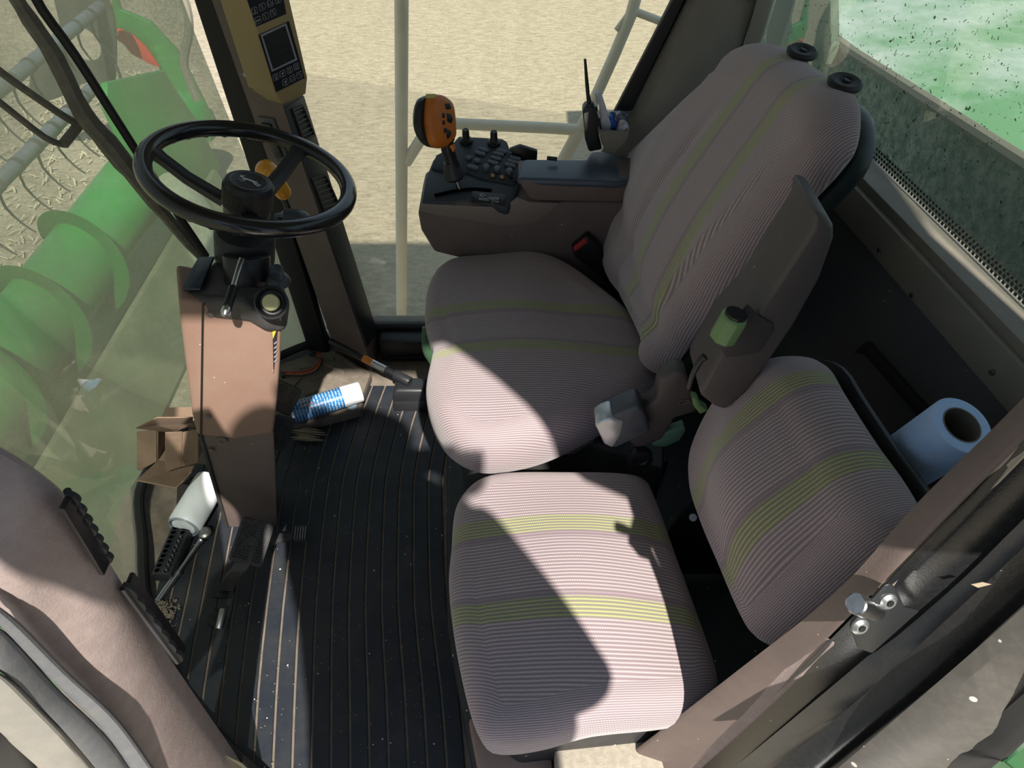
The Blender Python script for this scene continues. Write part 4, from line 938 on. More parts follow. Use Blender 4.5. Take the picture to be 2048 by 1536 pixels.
emit('front_trim_panel', prism([PY(u, v, yc-.004) for u, v in ((842, 408), (1010, 415), (1035, 395), (1060, 404), (1120, 406), (1095, 430), (1065, 448), (1010, 452), (870, 430), (838, 422))], (0, .006, 0), .002), mat('lighter taupe panel', (.20, .165, .145), .5, grain=.5, specks=.5), con)
emit('knob_black', cyl(PY(1094, 316, 1.62), PY(1114, 318, 1.62), .005, 12), black, con)
# joystick
js = thing('joystick', 'orange and black multi-button joystick handle on the side console', 'joystick', PK(922, 392))
yj = 1.60
jb, jm, jt = PY(923, 388, yj), PY(911, 355, yj), PY(868, 195, yj)
emit('shaft', cyl(jb, jm, .0062, 14), steel, js)
ax = (jt-PY(915, 350, yj)).normalized()
bc_ = PY(909, 352, yj)
emit('boot', lathe([(.008, -.012), (.022, -.006), (.027, .002), (.024, .014), (.0185, .032), (.017, .04)], bc_, ax, 28), softblack, js)
emit('grip_neck', tube([PY(909, 350, yj), PY(904, 325, yj), PY(896, 300, yj), PY(893, 280, yj)], [.018, .0155, .0165, .020], 16, 4), black, js)
# head: flat egg facing the driver (+x, up)
hn = V(.75, -.55, .30).normalized()
hc = PY(872, 243, yj)
def PJ(u, v, off=0): return PP(u, v, hc+hn*off, hn)
face_ = [PJ(*p) for p in ((852, 196), (866, 190), (882, 193), (896, 206), (901, 230), (903, 258), (902, 275), (890, 290), (872, 296), (857, 286), (850, 262), (848, 230))]
fo = resample(cr(face_, 8, True), 48); fc = sum(fo, Vector())/48
emit('grip_face', loft([[fc+(p-fc)*s+hn*h for p in fo] for s, h in ((1.0, -.004), (1.02, .004), (1.0, .012), (.93, .019), (.75, .023), (.4, .025))], 0), orange, js, 'scuffed orange face')
back_ = [PJ(*p) for p in ((842, 215), (848, 198), (864, 192), (880, 195), (896, 210), (901, 240), (903, 275), (888, 292), (866, 292), (850, 278), (841, 250))]
fo2 = resample(cr(back_, 8, True), 48)
emit('grip_back', loft([[fc+(p-fc)*s+hn*h for p in fo2] for s, h in ((1.01, .001), (1.05, -.008), (1.02, -.020), (.85, -.034), (.5, -.042))], 0), black, js)
emit('yellow_tab', prism([PJ(*p, .012) for p in ((849, 196), (851, 188), (868, 188), (866, 198))], hn*.008, .002), yellow, js, 'yellow tab at the top')
for pts in ([(886, 208), (896, 206), (899, 218), (888, 220)], [(879, 226), (885, 226), (886, 236), (880, 237)], [(880, 240), (886, 240), (886, 250), (880, 250)], [(888, 226), (898, 228), (902, 240), (898, 248), (890, 244)], [(882, 256), (890, 256), (890, 264), (884, 268)], [(890, 258), (898, 262), (899, 270), (892, 279), (888, 272)]):
    c = sum([PJ(*p, .020) for p in pts], Vector())/len(pts)
    emit('thumb_button', prism([PJ(*p, .018) for p in pts], hn*.008, .002), black, js)
emit('orange_trigger', prism([PY(u, v, yj-.018) for u, v in ((898, 292), (908, 290), (911, 300), (906, 306))], (0, .01, 0), .002), orange, js, 'orange trigger')
# ================================================================ RADIO, HOLDER, NOTEPAD
yr_ = 1.66
rd = thing('handheld_radio', 'black handheld radio with a long antenna, standing left of the holder', 'radio', PY(1183, 300, yr_))
emit('radio_body', prism([PY(u, v, yr_) for u, v in ((1165, 222), (1172, 212), (1190, 215), (1198, 240), (1198, 275), (1205, 300), (1178, 305), (1170, 280), (1168, 250))], (0, .035, 0), .006, 3), softblack, rd)
emit('antenna', tube([PY(1181, 214, yr_+.01), PY(1176, 190, yr_+.01), PY(1170, 118, yr_+.01)], [.006, .0055, .0045, .0035, .003], 12, 3), black, rd)
emit('channel_knob', cyl(PY(1181, 218, yr_+.01), PY(1180, 205, yr_+.01), .009, 14, .001), black, rd)
emit('channel_knob', cyl(PY(1190, 222, yr_+.012), PY(1189, 213, yr_+.012), .007, 14, .001), black, rd)
emit('speaker_grille', prism([PY(u, v, yr_-.002) for u, v in ((1168, 226), (1178, 222), (1176, 258), (1170, 262))], (0, -.002, 0), .001), dullsteel, rd)
hl = thing('pocket_holder', 'grey taupe wedge holder on the rear corner post, stuffed with wrappers', 'holder', PY(1225, 305, 1.66))
hp = [PY(u, v, 1.64) for u, v in ((1196, 262), (1258, 266), (1254, 280), (1228, 308), (1212, 303), (1204, 290))]
emit('holder_box', prism(hp, (0, .012, 0), .003), greybrown, hl)
bkp = [p+V(0, .07, 0) for p in hp]
emit('holder_back', prism(bkp, (0, .006, 0), .002), greybrown, hl)
emit('holder_side', prism([hp[1], hp[2], hp[3], hp[3]+V(0, .07, 0), hp[2]+V(0, .07, 0), hp[1]+V(0, .07, 0)], (-.004, 0, 0), .001), greybrown, hl)
emit('holder_side', prism([hp[0], hp[5], hp[4], hp[4]+V(0, .07, 0), hp[5]+V(0, .07, 0), hp[0]+V(0, .07, 0)], (.004, 0, 0), .001), greybrown, hl)
npd = thing('notepad', 'spiral notepad standing in the holder beside the radio', 'notepad', PY(1212, 268, 1.675))
emit('pages', prism([PY(u, v, 1.672) for u, v in ((1196, 188), (1202, 186), (1212, 216), (1226, 262), (1204, 262), (1200, 225))], (0, .02, 0), .001), mat('pale pages', (.55, .56, .62), .8), npd)
for i in range(14):
    c = PY(1193+i*.55, 187+i*3.6, 1.672); emit('spiral_ring', tube([c+V(.004*cos(a), .004*sin(a)-.001, .0015*sin(a)) for a in [2*pi*k/10 for k in range(10)]], .0007, 5, closed=True), steel, npd)
def crumple(name, label, cat, px, y, r, m_, seed, sx=1, sz=1.2):
    rr = random.Random(seed); bm = B(); bmesh.ops.create_icosphere(bm, subdivisions=3, radius=r)
    c = PY(*px, y)
    for v in bm.verts:
        k = 1+.35*(sin(v.co.x*190+seed)*sin(v.co.y*230)+.6*sin(v.co.z*310+seed))*.6+rr.uniform(-.06, .06)
        v.co = c + Vector((v.co.x*k*sx, v.co.y*k, v.co.z*k*sz))
    o = emit(name, bm, m_, None, label, at=c, cat=cat, smooth=15); return o
bluew = mat('shiny blue wrapper', (.03, .10, .42), .2, .5)
crumple('wrapper', 'crumpled shiny blue wrapper in the pocket holder beside the notepad', 'wrapper', (1222, 250), 1.69, .017, bluew, 1, .8, 1.7)
crumple('wrapper', 'crumpled clear grey wrapper at the back of the pocket holder', 'wrapper', (1238, 240), 1.70, .020, mat('clear grey wrapper', (.16, .17, .22), .12, .4), 5, 1.2)
crumple('wrapper', 'crumpled brown and white wrapper at the right end of the holder', 'wrapper', (1245, 254), 1.68, .014, mat('brown white wrapper', (.40, .30, .26), .3, c2=(.7, .75, .9), c2scale=60), 9)
# ================================================================ CORNER POST MONITOR
m1 = PY(552, 192, 1.60); mt = PY(496, 0, 1.57); mr = PY(617, 156, 1.66)
MP = plane3(m1, mt, mr)
def PM(u, v, off=0): return PP(u, v, MP[0]+MP[1]*off, MP[1])
mn = thing('monitor', 'khaki two-part display unit with dark screen and keys on the corner post', 'monitor', PM(560, 190))
MXd = (PM(617, 156)-PM(552, 192)).normalized(); MUp = (PM(496, 0)-PM(552, 192)).normalized()
bl, br = PM(552, 190), PM(616, 157); tl, tr = PM(496, 0), PM(580, 0)
ext = 1.4
fl_ = PY(496, 176, 1.66); tlf = PY(439, 0, 1.63)
sidev = fl_ - bl
hou = [tl+(tl-bl)*ext, bl, br, tr+(tr-br)*ext]
emit('housing', loft([[hou[1], hou[2], hou[2]-MP[1]*.075, hou[1]+sidev], [hou[0], hou[3], hou[3]-MP[1]*.075, hou[0]+(tlf-tl)+((tlf-tl)-sidev)*ext]], .004, 2), tan, mn)
chin = [PM(556, 192), PM(612, 163)]
cq = [PP(u, v, bl-MP[1]*.012, MP[1]) for u, v in ((566, 209), (612, 188))]
emit('chin', loft([[bl+V(0, 0, .004), br+V(0, 0, .004), br-MP[1]*.065, bl+sidev*.9], [cq[0], cq[1], cq[1]-MP[1]*.045, cq[0]+sidev*.55]], .003, 2), tan, mn)
p = PY(492, 149, 1.655); emit('screw', cyl(p, p+V(-.3, -1, .2)*.004, .005, 12), dullsteel, mn)
def z2(x, y): return (400+x/3.84, y/3.84)
def mpoly(pts, off=.0005, th=.001, m_=keym, name='panel', par=mn, bev=0): return emit(name, prism([PM(*z2(*p), off) for p in pts], MP[1]*th, bev), m_, par)
lo_ = mpoly([(447, 268), (682, 162), (803, 598), (583, 708)], name='lower_panel')
hi_ = mpoly([(340, -60), (630, -60), (662, 105), (430, 205)], name='upper_panel')
def lerp2(q, s, t):
    a = [q[0][k]+(q[1][k]-q[0][k])*s for k in (0, 1)]; b = [q[3][k]+(q[2][k]-q[3][k])*s for k in (0, 1)]
    return (a[0]+(b[0]-a[0])*t, a[1]+(b[1]-a[1])*t)
scr = [(472, 270), (657, 185), (738, 455), (556, 540)]
o_ = [PM(*z2(*p), .0018) for p in ((464, 266), (660, 176), (746, 458), (550, 550))]; i_ = [PM(*z2(*p), .0018) for p in ((478, 276), (652, 194), (730, 450), (560, 532))]
emit('screen_frame', ringmesh(o_, i_, MP[1]*.0015), greyprint, lo_)
sg = mpoly(scr, .0015, .0006, lcd, 'screen')
for (a, b) in (((522, 395), (690, 325)), ((535, 460), (712, 388))): emit('screen_line', tube([PM(*z2(*a), .0024), PM(*z2(*b), .0024)], .0005, 4), black, sg)
def keyat(x, y, par, w_=52, g='x'):
    rx, ry = .30, -.13*0; ang = .42
    def q(a, b): return PM(*z2(x+a*cos(-ang)*1.0-b*-.22, y+a*sin(-ang)+b), .0018)
    h = w_/2*.92
    cor = [q(-h, -h*1.05), q(h, -h*1.05), q(h, h*1.05), q(-h, h*1.05)]; c = sum(cor, Vector())/4
    kx = (cor[1]-cor[0]); ky = (cor[0]-cor[3])
    W, H = kx.length, ky.length; kx.normalize(); ky.normalize()
    o = rounded(c, kx, ky, W, H, W*.16, 3); i = rounded(c, kx, ky, W*.86, H*.86, W*.12, 3)
    k = emit('key', prism(i, MP[1]*.0010, 0), black, par)
    emit('key_outline', ringmesh(o, i, MP[1]*.0008), greyprint, par)
    c = c + MP[1]*.0012
    gm = B(); P_ = lambda a, b: c + kx*W*a + ky*H*b; T_ = W*.03
    if g == 'cal':
        join(gm, textmesh('CAL', P_(0, -.26), kx, ky, W*.26, .0001)); join(gm, prism([P_(-.12, .22), P_(.12, .22), P_(0, -.02)], MP[1]*.0004, 0))
    elif g == 'dots':
        for a in (-.25, 0, .25): join(gm, cyl(P_(a, 0), P_(a, 0)+MP[1]*.0004, W*.09, 10))
    elif g == 'one': join(gm, textmesh('1.', P_(0, -.05), kx, ky, W*.6, .0001)); join(gm, prism([P_(-.25, .22), P_(-.1, .22), P_(-.18, .34)], MP[1]*.0004, 0))
    elif g == 'card': join(gm, tube([P_(-.3, .2), P_(-.3, -.2), P_(.3, -.2), P_(.3, .15), P_(-.05, .15)], T_, 4))
    elif g == 'ring': join(gm, tube([P_(.2*cos(a), .06+.24*sin(a)) for a in [2*pi*k_/10 for k_ in range(10)]], T_, 4, closed=True)); join(gm, tube([P_(-.2, -.3), P_(.2, -.3)], T_, 4))
    elif g == 'bars':
        for a in (-.18, .12): join(gm, tube([P_(a, .25), P_(a, -.15)], T_, 4)); join(gm, tube([P_(a-.08, .25), P_(a+.12, .25)], T_, 4))
        join(gm, tube([P_(-.3, -.28), P_(.3, -.28)], T_, 4))
    elif g == 'leaf': join(gm, tube([P_(-.25, .2), P_(0, -.1), P_(.25, .25), P_(.05, .2), P_(-.1, -.05)], T_*1.3, 4)); join(gm, tube([P_(-.2, -.3), P_(.2, -.3)], T_, 4))
    else: join(gm, tube([P_(-.28, .1), P_(0, .3), P_(.2, 0), P_(-.05, -.2), P_(.28, -.25)], T_, 4))
    emit('key_mark', gm, white, par)
for x, y, g in ((582, 590, 'ring'), (634, 565, 'leaf'), (688, 538, 'bars'), (740, 510, 'bars'), (655, 630, 'leaf'), (710, 602, 'card'), (763, 575, 'x')): keyat(x, y, lo_, 50, g)
for x, y, g in ((418, 82, 'cal'), (478, 52, 'one'), (538, 25, 'card'), (598, -2, 'leaf'), (443, 155, 'dots'), (502, 125, 'one'), (560, 97, 'x')): keyat(x, y, hi_, 52, g)
# ================================================================ FLOOR THINGS
# pedals
def padshape(name, par, corners, c0, n, pm=None):
    n = n.normalized(); q = [PP(u, v, c0, n) for u, v in corners]; c = sum(q, Vector())/4
    x = (q[1]-q[0]+q[2]-q[3]); w_ = x.length/2; x.normalize(); yv = n.cross(x).normalized(); h_ = abs((q[3]-q[0]+q[2]-q[1]).dot(yv))/2
    pdm = emit(name, prism(rounded(c-n*.008, x, yv, w_, h_, .008, 3), n*.012, .003), blackmat, par)
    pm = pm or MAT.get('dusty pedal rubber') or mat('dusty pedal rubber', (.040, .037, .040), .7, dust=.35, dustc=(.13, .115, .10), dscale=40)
    emit('pad_plate', prism(rounded(c+n*.004, x, yv, w_*.93, h_*.93, .006, 3), n*.003, .001), pm, pdm)
    st_ = B(); nx, ny = max(6, int(w_/.0058)), max(8, int(h_/.0072))
    for i in range(nx):
        for j in range(ny):
            a = (i+.5)/nx-.5; b = (j+.5)/ny-.5
            if (a*w_)**2+(b*h_)**2 < .017**2 or abs(a-.1) < .07: continue
            join(st_, box(c + n*.008 + x*a*w_*.86 + yv*b*h_*.86, (w_*.55/nx, h_*.55/ny, .004), Matrix((x, yv, n)).transposed(), 0))
    emit('pad_studs', st_, pm, pdm, kind='stuff')
    emit('emblem_ring', ringmesh([c+n*.007+(x*cos(a)+yv*sin(a))*.0145 for a in [2*pi*k/24 for k in range(24)]], [c+n*.007+(x*cos(a)+yv*sin(a))*.0115 for a in [2*pi*k/24 for k in range(24)]], n*.003), pm, pdm)
    emit('emblem_arrow', prism([c+n*.007+x*a+yv*b for a, b in ((-.004, .006), (-.004, -.006), (.006, 0))], n*.002, 0), pm, pdm)
    return pdm
cp = thing('foot_pedal', 'studded black foot pedal on a curved arm rising from the mat', 'pedal', PZ(455, 1190, 0))
pc = PZ(500, 1088, .14)
nn = V(.18, -.62, .76).normalized()
padshape('pad', cp, ((459, 1118), (530, 1140), (543, 1046), (482, 1034)), pc, nn)
a1, a2, a3 = PZ(480, 1140, .11), PZ(458, 1160, .05), PZ(448, 1192, -.01)
rings = []
for p, wdt in zip(cr([pc - nn*.02, PZ(482, 1135, .115), PZ(462, 1160, .065), PZ(448, 1190, -.01)], 5), [.018]*16):
    rings.append([p+V(-wdt, 0, 0), p+V(wdt, .002, 0), p+V(wdt, .014, 0), p+V(-wdt, .014, 0)])
emit('pedal_arm', loft(rings, .002, 1), mat('dark worn pedal arm', (.06, .052, .048), .5, dust=.4, dustc=(.15, .13, .11), dscale=30), cp)
emit('arm_slot', prism([PZ(u, v, .0075) for u, v in ((424, 1195), (430, 1178), (468, 1180), (463, 1195))], (0, 0, .0012), 0), black, cp)
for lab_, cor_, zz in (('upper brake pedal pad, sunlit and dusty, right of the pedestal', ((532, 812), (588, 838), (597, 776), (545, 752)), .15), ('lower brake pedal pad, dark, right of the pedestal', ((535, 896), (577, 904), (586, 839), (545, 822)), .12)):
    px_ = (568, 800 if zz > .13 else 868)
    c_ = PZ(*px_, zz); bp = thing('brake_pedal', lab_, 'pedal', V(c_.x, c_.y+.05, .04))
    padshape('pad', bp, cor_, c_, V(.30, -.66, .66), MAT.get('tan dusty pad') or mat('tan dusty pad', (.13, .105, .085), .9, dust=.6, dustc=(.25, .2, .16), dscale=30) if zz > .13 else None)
    emit('pedal_arm', tube([c_+V(-.01, .012, -.01), c_+V(-.02, .04, -.06), V(c_.x-.03, c_.y+.06, .04)], .008, 8, 3), blackmat, bp)
tp_ = thing('small_pedal', 'small ribbed pedal at the right foot of the pedestal', 'pedal', PZ(600, 1078, .02))
emit('ribbed_pad', prism([PZ(u, v, .05) for u, v in ((590, 1052), (614, 1050), (612, 1078), (587, 1080))], (0, 0, -.012), .002), blackmat, tp_)
for i in range(5): emit('pad_rib', tube([PZ(592+i*5, 1053, .052), PZ(589+i*5.2, 1078, .052)], .0022, 6), dullsteel, tp_)
emit('pedal_arm', prism([PZ(u, v, .04) for u, v in ((540, 1066), (592, 1064), (592, 1074), (540, 1086))], (0, 0, -.015), .003), blackmat, tp_)
pp_ = thing('floor_pin', 'dark steel pin pedal in a round hole of the mat', 'pedal', PZ(432, 1250, .007))
emit('pin_hole', prism([PZ(426+14*cos(a)*.9, 1240+13*sin(a), .0075) for a in [2*pi*k/20 for k in range(20)]], (0, 0, .0008), 0), black, pp_)
emit('pin_bar', cyl(PZ(446, 1218, .030), PZ(437, 1258, .018), .0085, 16, .001), dullsteel, pp_)
emit('pin_arm', cyl(PZ(440, 1222, .022), PZ(424, 1245, -.01), .009, 12), blackmat, pp_)
# spray can
sc_ = thing('spray_can', 'blue labelled spray can with a white cap lying on the foot plate', 'can', PZ(650, 815, fz))
ca, cb = PZ(592, 824, .075), PZ(722, 783, .075)
ca, cb = PZ(585, 826, .072), PZ(722, 783, .072)
axc = (cb-ca).normalized(); Lc = (cb-ca).length; rc = .032
def canmat():
    m, nt, ns, ls = nodes('can label print'); out = nd(nt, 'ShaderNodeOutputMaterial'); p = nd(nt, 'ShaderNodeBsdfPrincipled'); ls.new(p.outputs[0], out.inputs[0]); p.inputs['Roughness'].default_value = .3
    uv = nd(nt, 'ShaderNodeTexCoord').outputs['UV']; sp = nd(nt, 'ShaderNodeSeparateXYZ'); ls.new(uv, sp.inputs[0]); S, T = sp.outputs[0], sp.outputs[1]
    base = mixc(nt, mth(nt, 'GREATER_THAN', T, .60), (.02, .17, .42), (.50, .62, .78))
    base = mixc(nt, mth(nt, 'MULTIPLY', mth(nt, 'GREATER_THAN', T, .60), mth(nt, 'GREATER_THAN', S, .62)), base, (.03, .30, .30))
    line = mth(nt, 'GREATER_THAN', mth(nt, 'SINE', mth(nt, 'MULTIPLY', S, 2*pi*16)), .1)
    word = mth(nt, 'GREATER_THAN', noise(nt, (lambda mp: mp.outputs[0])(mapp(nt, uv, (34, 60, 1))), 1, 2), .5)
    inn = mth(nt, 'MULTIPLY', mth(nt, 'MULTIPLY', line, word), mth(nt, 'LESS_THAN', T, .56))
    ls.new(mixc(nt, mth(nt, 'MULTIPLY', inn, .8), base, (.75, .8, .85)), p.inputs['Base Color']); return m
def mapp(nt, v, s):
    mp = nd(nt, 'ShaderNodeMapping'); mp.inputs['Scale'].default_value = s; nt.links.new(v, mp.inputs[0]); return mp
def cylinder_uv(a, b, r, n=48, up_=None):
    bm = B(); uv = bm.loops.layers.uv.new('UVMap'); a, b = Vector(a), Vector(b); z = (b-a).normalized(); x = (up_ - z*up_.dot(z)).normalized(); y = z.cross(x)
    R0 = [bm.verts.new(a+(x*cos(2*pi*i/n)+y*sin(2*pi*i/n))*r) for i in range(n)]; R1 = [bm.verts.new(b+(x*cos(2*pi*i/n)+y*sin(2*pi*i/n))*r) for i in range(n)]
    for i in range(n):
        j = (i+1) % n; f = bm.faces.new([R0[i], R0[j], R1[j], R1[i]])
        t0, t1 = (i/n+.25) % 1, ((i+1)/n+.25) % 1
        t1 = 1 if t1 < t0 else t1
        for l, (s, t) in zip(f.loops, ((0, t0), (0, t1), (1, t1), (1, t0))): l[uv].uv = (s, t)
    bm.faces.new(R0[::-1]); bm.faces.new(R1); return bm
upc = V(0, -.7, .72)
emit('can_body', cylinder_uv(ca, ca+axc*Lc*.72, rc, up_=upc), canmat(), sc_)
emit('cap', lathe([(rc*.98, 0), (rc*1.02, .004), (rc*.98, Lc*.27), (rc*.93, Lc*.285), (.001, Lc*.285)], ca+axc*Lc*.715, axc, 36), mat('white can cap', (.85, .87, .9), .35), sc_)
emit('can_rim', lathe([(rc*.92, -.006), (rc*1.02, -.004), (rc*1.02, .002)], ca, axc, 32), steel, sc_)
cs_ = axc.cross(upc).normalized()
emit('brand_patch', prism([ca+axc*Lc*s+((upc-axc*upc.dot(axc)).normalized()*cos(t)+axc.cross((upc-axc*upc.dot(axc)).normalized())*sin(t))*rc*1.012 for s, t in ((.12, -.75), (.30, -.75), (.30, -.2), (.12, -.2))], upc*.0004, 0), mat('orange white patch', (.8, .55, .45), .4, c2=(.85, .2, .05), c2scale=60), sc_)
bc2 = PZ(705, 813, fz+.002)
tag_cap = thing('bottle_cap', 'small blue and white bottle cap beside the spray can', 'cap', bc2)
emit('cap_shell', lathe([(.0145, 0), (.0145, .004), (.012, .007), (.001, .0075)], bc2, V(0, 0, 1), 28), mat('pale blue cap', (.50, .66, .75), .4), tag_cap)
emit('cap_mark', prism([bc2+V(a, b, .0078) for a, b in ((-.008, -.003), (-.004, -.006), (.008, .004), (.004, .007))], (0, 0, .0004), 0), mat('blue mark', (.03, .25, .5), .4), tag_cap)
# wire harness
wh = thing('wire_harness', 'red, orange and black wires with plugs on the foot plate', 'wires', PZ(600, 745, fz))
for i, m_ in enumerate((mat('red wire', (.6, .03, .02), .4), mat('orange wire', (.7, .18, .03), .4), black)):
    d = i*4-4
    emit('wire', tube([PZ(u+d*.3, v+d, fz+.006+.003*i) for u, v in ((562, 748), (580, 748), (608, 747), (632, 738), (642, 720), (638, 712), (625, 706))], .002, 6, 4), m_, wh)
emit('plug', prism([PZ(u, v, fz+.012) for u, v in ((617, 702), (632, 703), (632, 709), (617, 708))], (0, 0, -.009), .001), black, wh)
emit('plug', prism([PZ(u, v, fz+.012) for u, v in ((560, 742), (568, 743), (570, 752), (562, 753))], (0, 0, -.009), .001), black, wh)
# splinters
rs = random.Random(3)
for i in range(7):
    p = PZ(578+rs.uniform(0, 12), 852+i*4.5, .012+.004*(i % 3)); q = PZ(625+rs.uniform(0, 32), 862+i*3+rs.uniform(-4, 4), .012+.004*(i % 3))
    m_ = p.lerp(q, .4)+V(0, .004, .003)
    emit('husk', prism([p, m_, q, p.lerp(q, .5)-V(0, .005, 0)], (0, 0, .002), 0), MAT.get('dry husk') or mat('dry husk', (.36, .29, .20), .9), None, 'dry tan husk splinter on the mat below the spray can', cat='husk', group='dry husk splinters by the pedestal', at=p)
# gear stick with bands and boot, lying toward the seat base
gs = thing('parking_lever', 'black lever with orange and silver bands rising from a boxy boot', 'lever', PZ(825, 800, .01))
l0, l1 = PZ(808, 758, .10), PZ(660, 682, .14)
emit('lever_rod', cyl(l0, l1, .010, 16), black, gs)
emit('orange_band', cyl(l0.lerp(l1, .42), l0.lerp(l1, .54), .0112, 18), mat('orange band', (.8, .25, .02), .4), gs, 'orange band')
emit('silver_band', cyl(l0.lerp(l1, .24), l0.lerp(l1, .42), .0112, 18), steel, gs, 'silver band')
emit('collar', cyl(l0-(l1-l0)*.08, l0.lerp(l1, .12), .0155, 16, .002), softblack, gs)
emit('boot', loft([[V(c.x+a*s, c.y+b*s, z) for a, b in rounded_xy] for c, s, z, rounded_xy in [(PZ(826, 808, 0), s_, z_, [(.055, .035), (-.055, .035), (-.055, -.035), (.055, -.035)]) for s_, z_ in ((1.0, .005), (1.0, .04), (.92, .045), (.95, .06), (.8, .085), (.6, .09))]], .005, 2), softblack, gs)
# cardboard box on the left of the pedestal
cbx = thing('cardboard_box', 'small open cardboard box with torn flaps left of the pedestal', 'box', PZ(350, 935, .12))
YO = 1.16
Q = lambda u, v, y: PY(u, v, y)
th = V(0, 0, .0025)
O_ = [Q(314, 858, YO), Q(392, 856, YO), Q(392, 926, YO), Q(314, 922, YO)]   # opening
back = V(.0, .07, .0)
def sheet(pts, name, t=.003, m_=card, label=None, lay=None):
    n = (pts[1]-pts[0]).cross(pts[2]-pts[0]).normalized(); return emit(name, prism(pts, n*t, .0006, 1), m_, cbx, label)
sheet([O_[0], O_[1], O_[1]+back, O_[0]+back], 'top_panel')
sheet([O_[3], O_[2], O_[2]+back, O_[3]+back], 'bottom_panel')
sheet([O_[0], O_[3], O_[3]+back, O_[0]+back], 'side_panel')
sheet([O_[1], O_[2], O_[2]+back, O_[1]+back], 'side_panel')
tf = sheet([Q(271, 857, 1.08), Q(313, 836, 1.07), Q(385, 836, 1.07), Q(385, 848, 1.05), Q(346, 866, 1.16)], 'top_flap')
emit('address_label', prism([p+V(0, -.001, .0035) for p in (Q(305, 849, 1.10), Q(316, 839, 1.14), Q(370, 846, 1.12), Q(352, 850, 1.10))], (0, 0, .0004), 0), paperw, cbx)
sheet([O_[0], Q(275, 863, 1.175), Q(275, 937, 1.175), Q(281, 940, 1.09), O_[3]], 'side_flap')
sheet([Q(331, 866, 1.08), Q(365, 864, 1.10), Q(362, 934, 1.10), Q(330, 944, 1.08)], 'side_flap')
sheet([Q(365, 864, 1.10), Q(396, 858, 1.05), Q(395, 926, 1.05), Q(362, 934, 1.10)], 'side_flap')
sheet([O_[3], O_[2]+V(0, -.0, 0), Q(382, 944, 1.09), Q(352, 975, 1.05), Q(273, 960, 1.05)], 'bottom_flap')
# milky plastic container
jg = thing('plastic_jug', 'milky white plastic container lying against the pedestal', 'container', PZ(395, 1010, .0))
ja, jb_ = PZ(368, 1052, .052), PZ(424, 958, .052)
jx = (jb_-ja).normalized()
emit('jug_body', lathe([(.026, -.004), (.038, -.001), (.042, .006), (.042, .13), (.040, .145), (.026, .155), (.001, .157)], ja, jx, 36), mat('milky jug plastic', (.85, .89, .92), .4), jg)
emit('jug_base', lathe([(.040, -.003), (.037, -.007), (.036, -.003), (.001, -.003)], ja, jx, 36), mat('grey jug base', (.30, .34, .38), .4), jg)
dk = thing('cloth_bundle', 'dark folded rag behind the plastic container under the box', 'rag', PZ(360, 990, .0))
emit('rag_fold', prism([PZ(u, v, .06) for u, v in ((352, 970), (390, 945), (372, 1000), (350, 1015))], (0, 0, -.05), .01, 3), mat('dark brown rag', (.04, .032, .028), .9), dk)
# socket rail with bits
sr = thing('socket_rail', 'black two-row socket rail with chrome bits on the mat edge', 'tool rail', PZ(345, 1120, .0))
s0, s1 = PZ(322, 1146, .045), PZ(362, 1052, .045)
sa = (s1-s0).normalized(); sn = V(-.05, -.60, .80).normalized(); sn = (sn - sa*sn.dot(sa)).normalized(); sb = sa.cross(sn).normalized()
if sb.x < 0: sb = -sb
L_ = (s1-s0).length
Ms = Matrix((sa, sb, sn)).transposed()
mid = (s0+s1)/2
emit('rail_block', box(mid - sn*.018, (L_*1.05, .050, .034), Ms, .003), softblack, sr)
rim0 = bit0 = None
for i in range(10):
    for j in (0, 1):
        c = mid + sa*L_*((i+.5)/10-.5)*1.0 + sb*(.012 if j else -.012)
        emit('socket_hole', cyl(c-sn*.0005, c+sn*.0006, .0068, 18), mat('hole black', (.003, .003, .003), .9) if 'hole black' not in MAT else MAT['hole black'], sr)
        emit('hole_rim', ringmesh([c+(sa*cos(a)+sb*sin(a))*.0078 for a in [2*pi*k/18 for k in range(18)]], [c+(sa*cos(a)+sb*sin(a))*.0068 for a in [2*pi*k/18 for k in range(18)]], sn*.0016), dash_sky, sr)
        if j and i < 8: emit('driver_bit', lathe([(.0042, 0), (.0042, .002), (.0022, .006), (.0005, .0085)], c, sn, 6), dullsteel, sr)
rt = thing('ratchet_handle', 'chrome ratchet handle lying on the mat beside the socket rail', 'tool', PZ(350, 1150, .01))
r1, r2 = PZ(314, 1203, .015), PZ(402, 1080, .03)
emit('handle', tube([r1, r1.lerp(r2, .25), r1.lerp(r2, .45), r1.lerp(r2, .5), r1.lerp(r2, .85), r2], [.0085, .0085, .009, .010, .0065, .0055, .0055, .007, .009], 14, 4), steel, rt)
emit('head', lathe([(.012, -.008), (.016, -.005), (.017, .004), (.012, .009), (.001, .009)], PZ(409, 1066, .03), V(0, 0, 1), 22), dullsteel, rt)
# dirt pile along the mat's edge
dp = B()
for i in range(420):
    u, v = rs.gauss(325, 12), rs.uniform(1200, 1270); p = PZ(u, v, .006+rs.uniform(0, .012)); s = rs.uniform(.001, .004)
    bmesh.ops.create_icosphere(dp, subdivisions=1, radius=s, matrix=Matrix.Translation(p))
emit('dirt_crumbs', dp, dusty, None, 'brown crumbs of dirt gathered at the mat edge', kind='stuff', cat='dirt', at=PZ(325, 1240, 0))
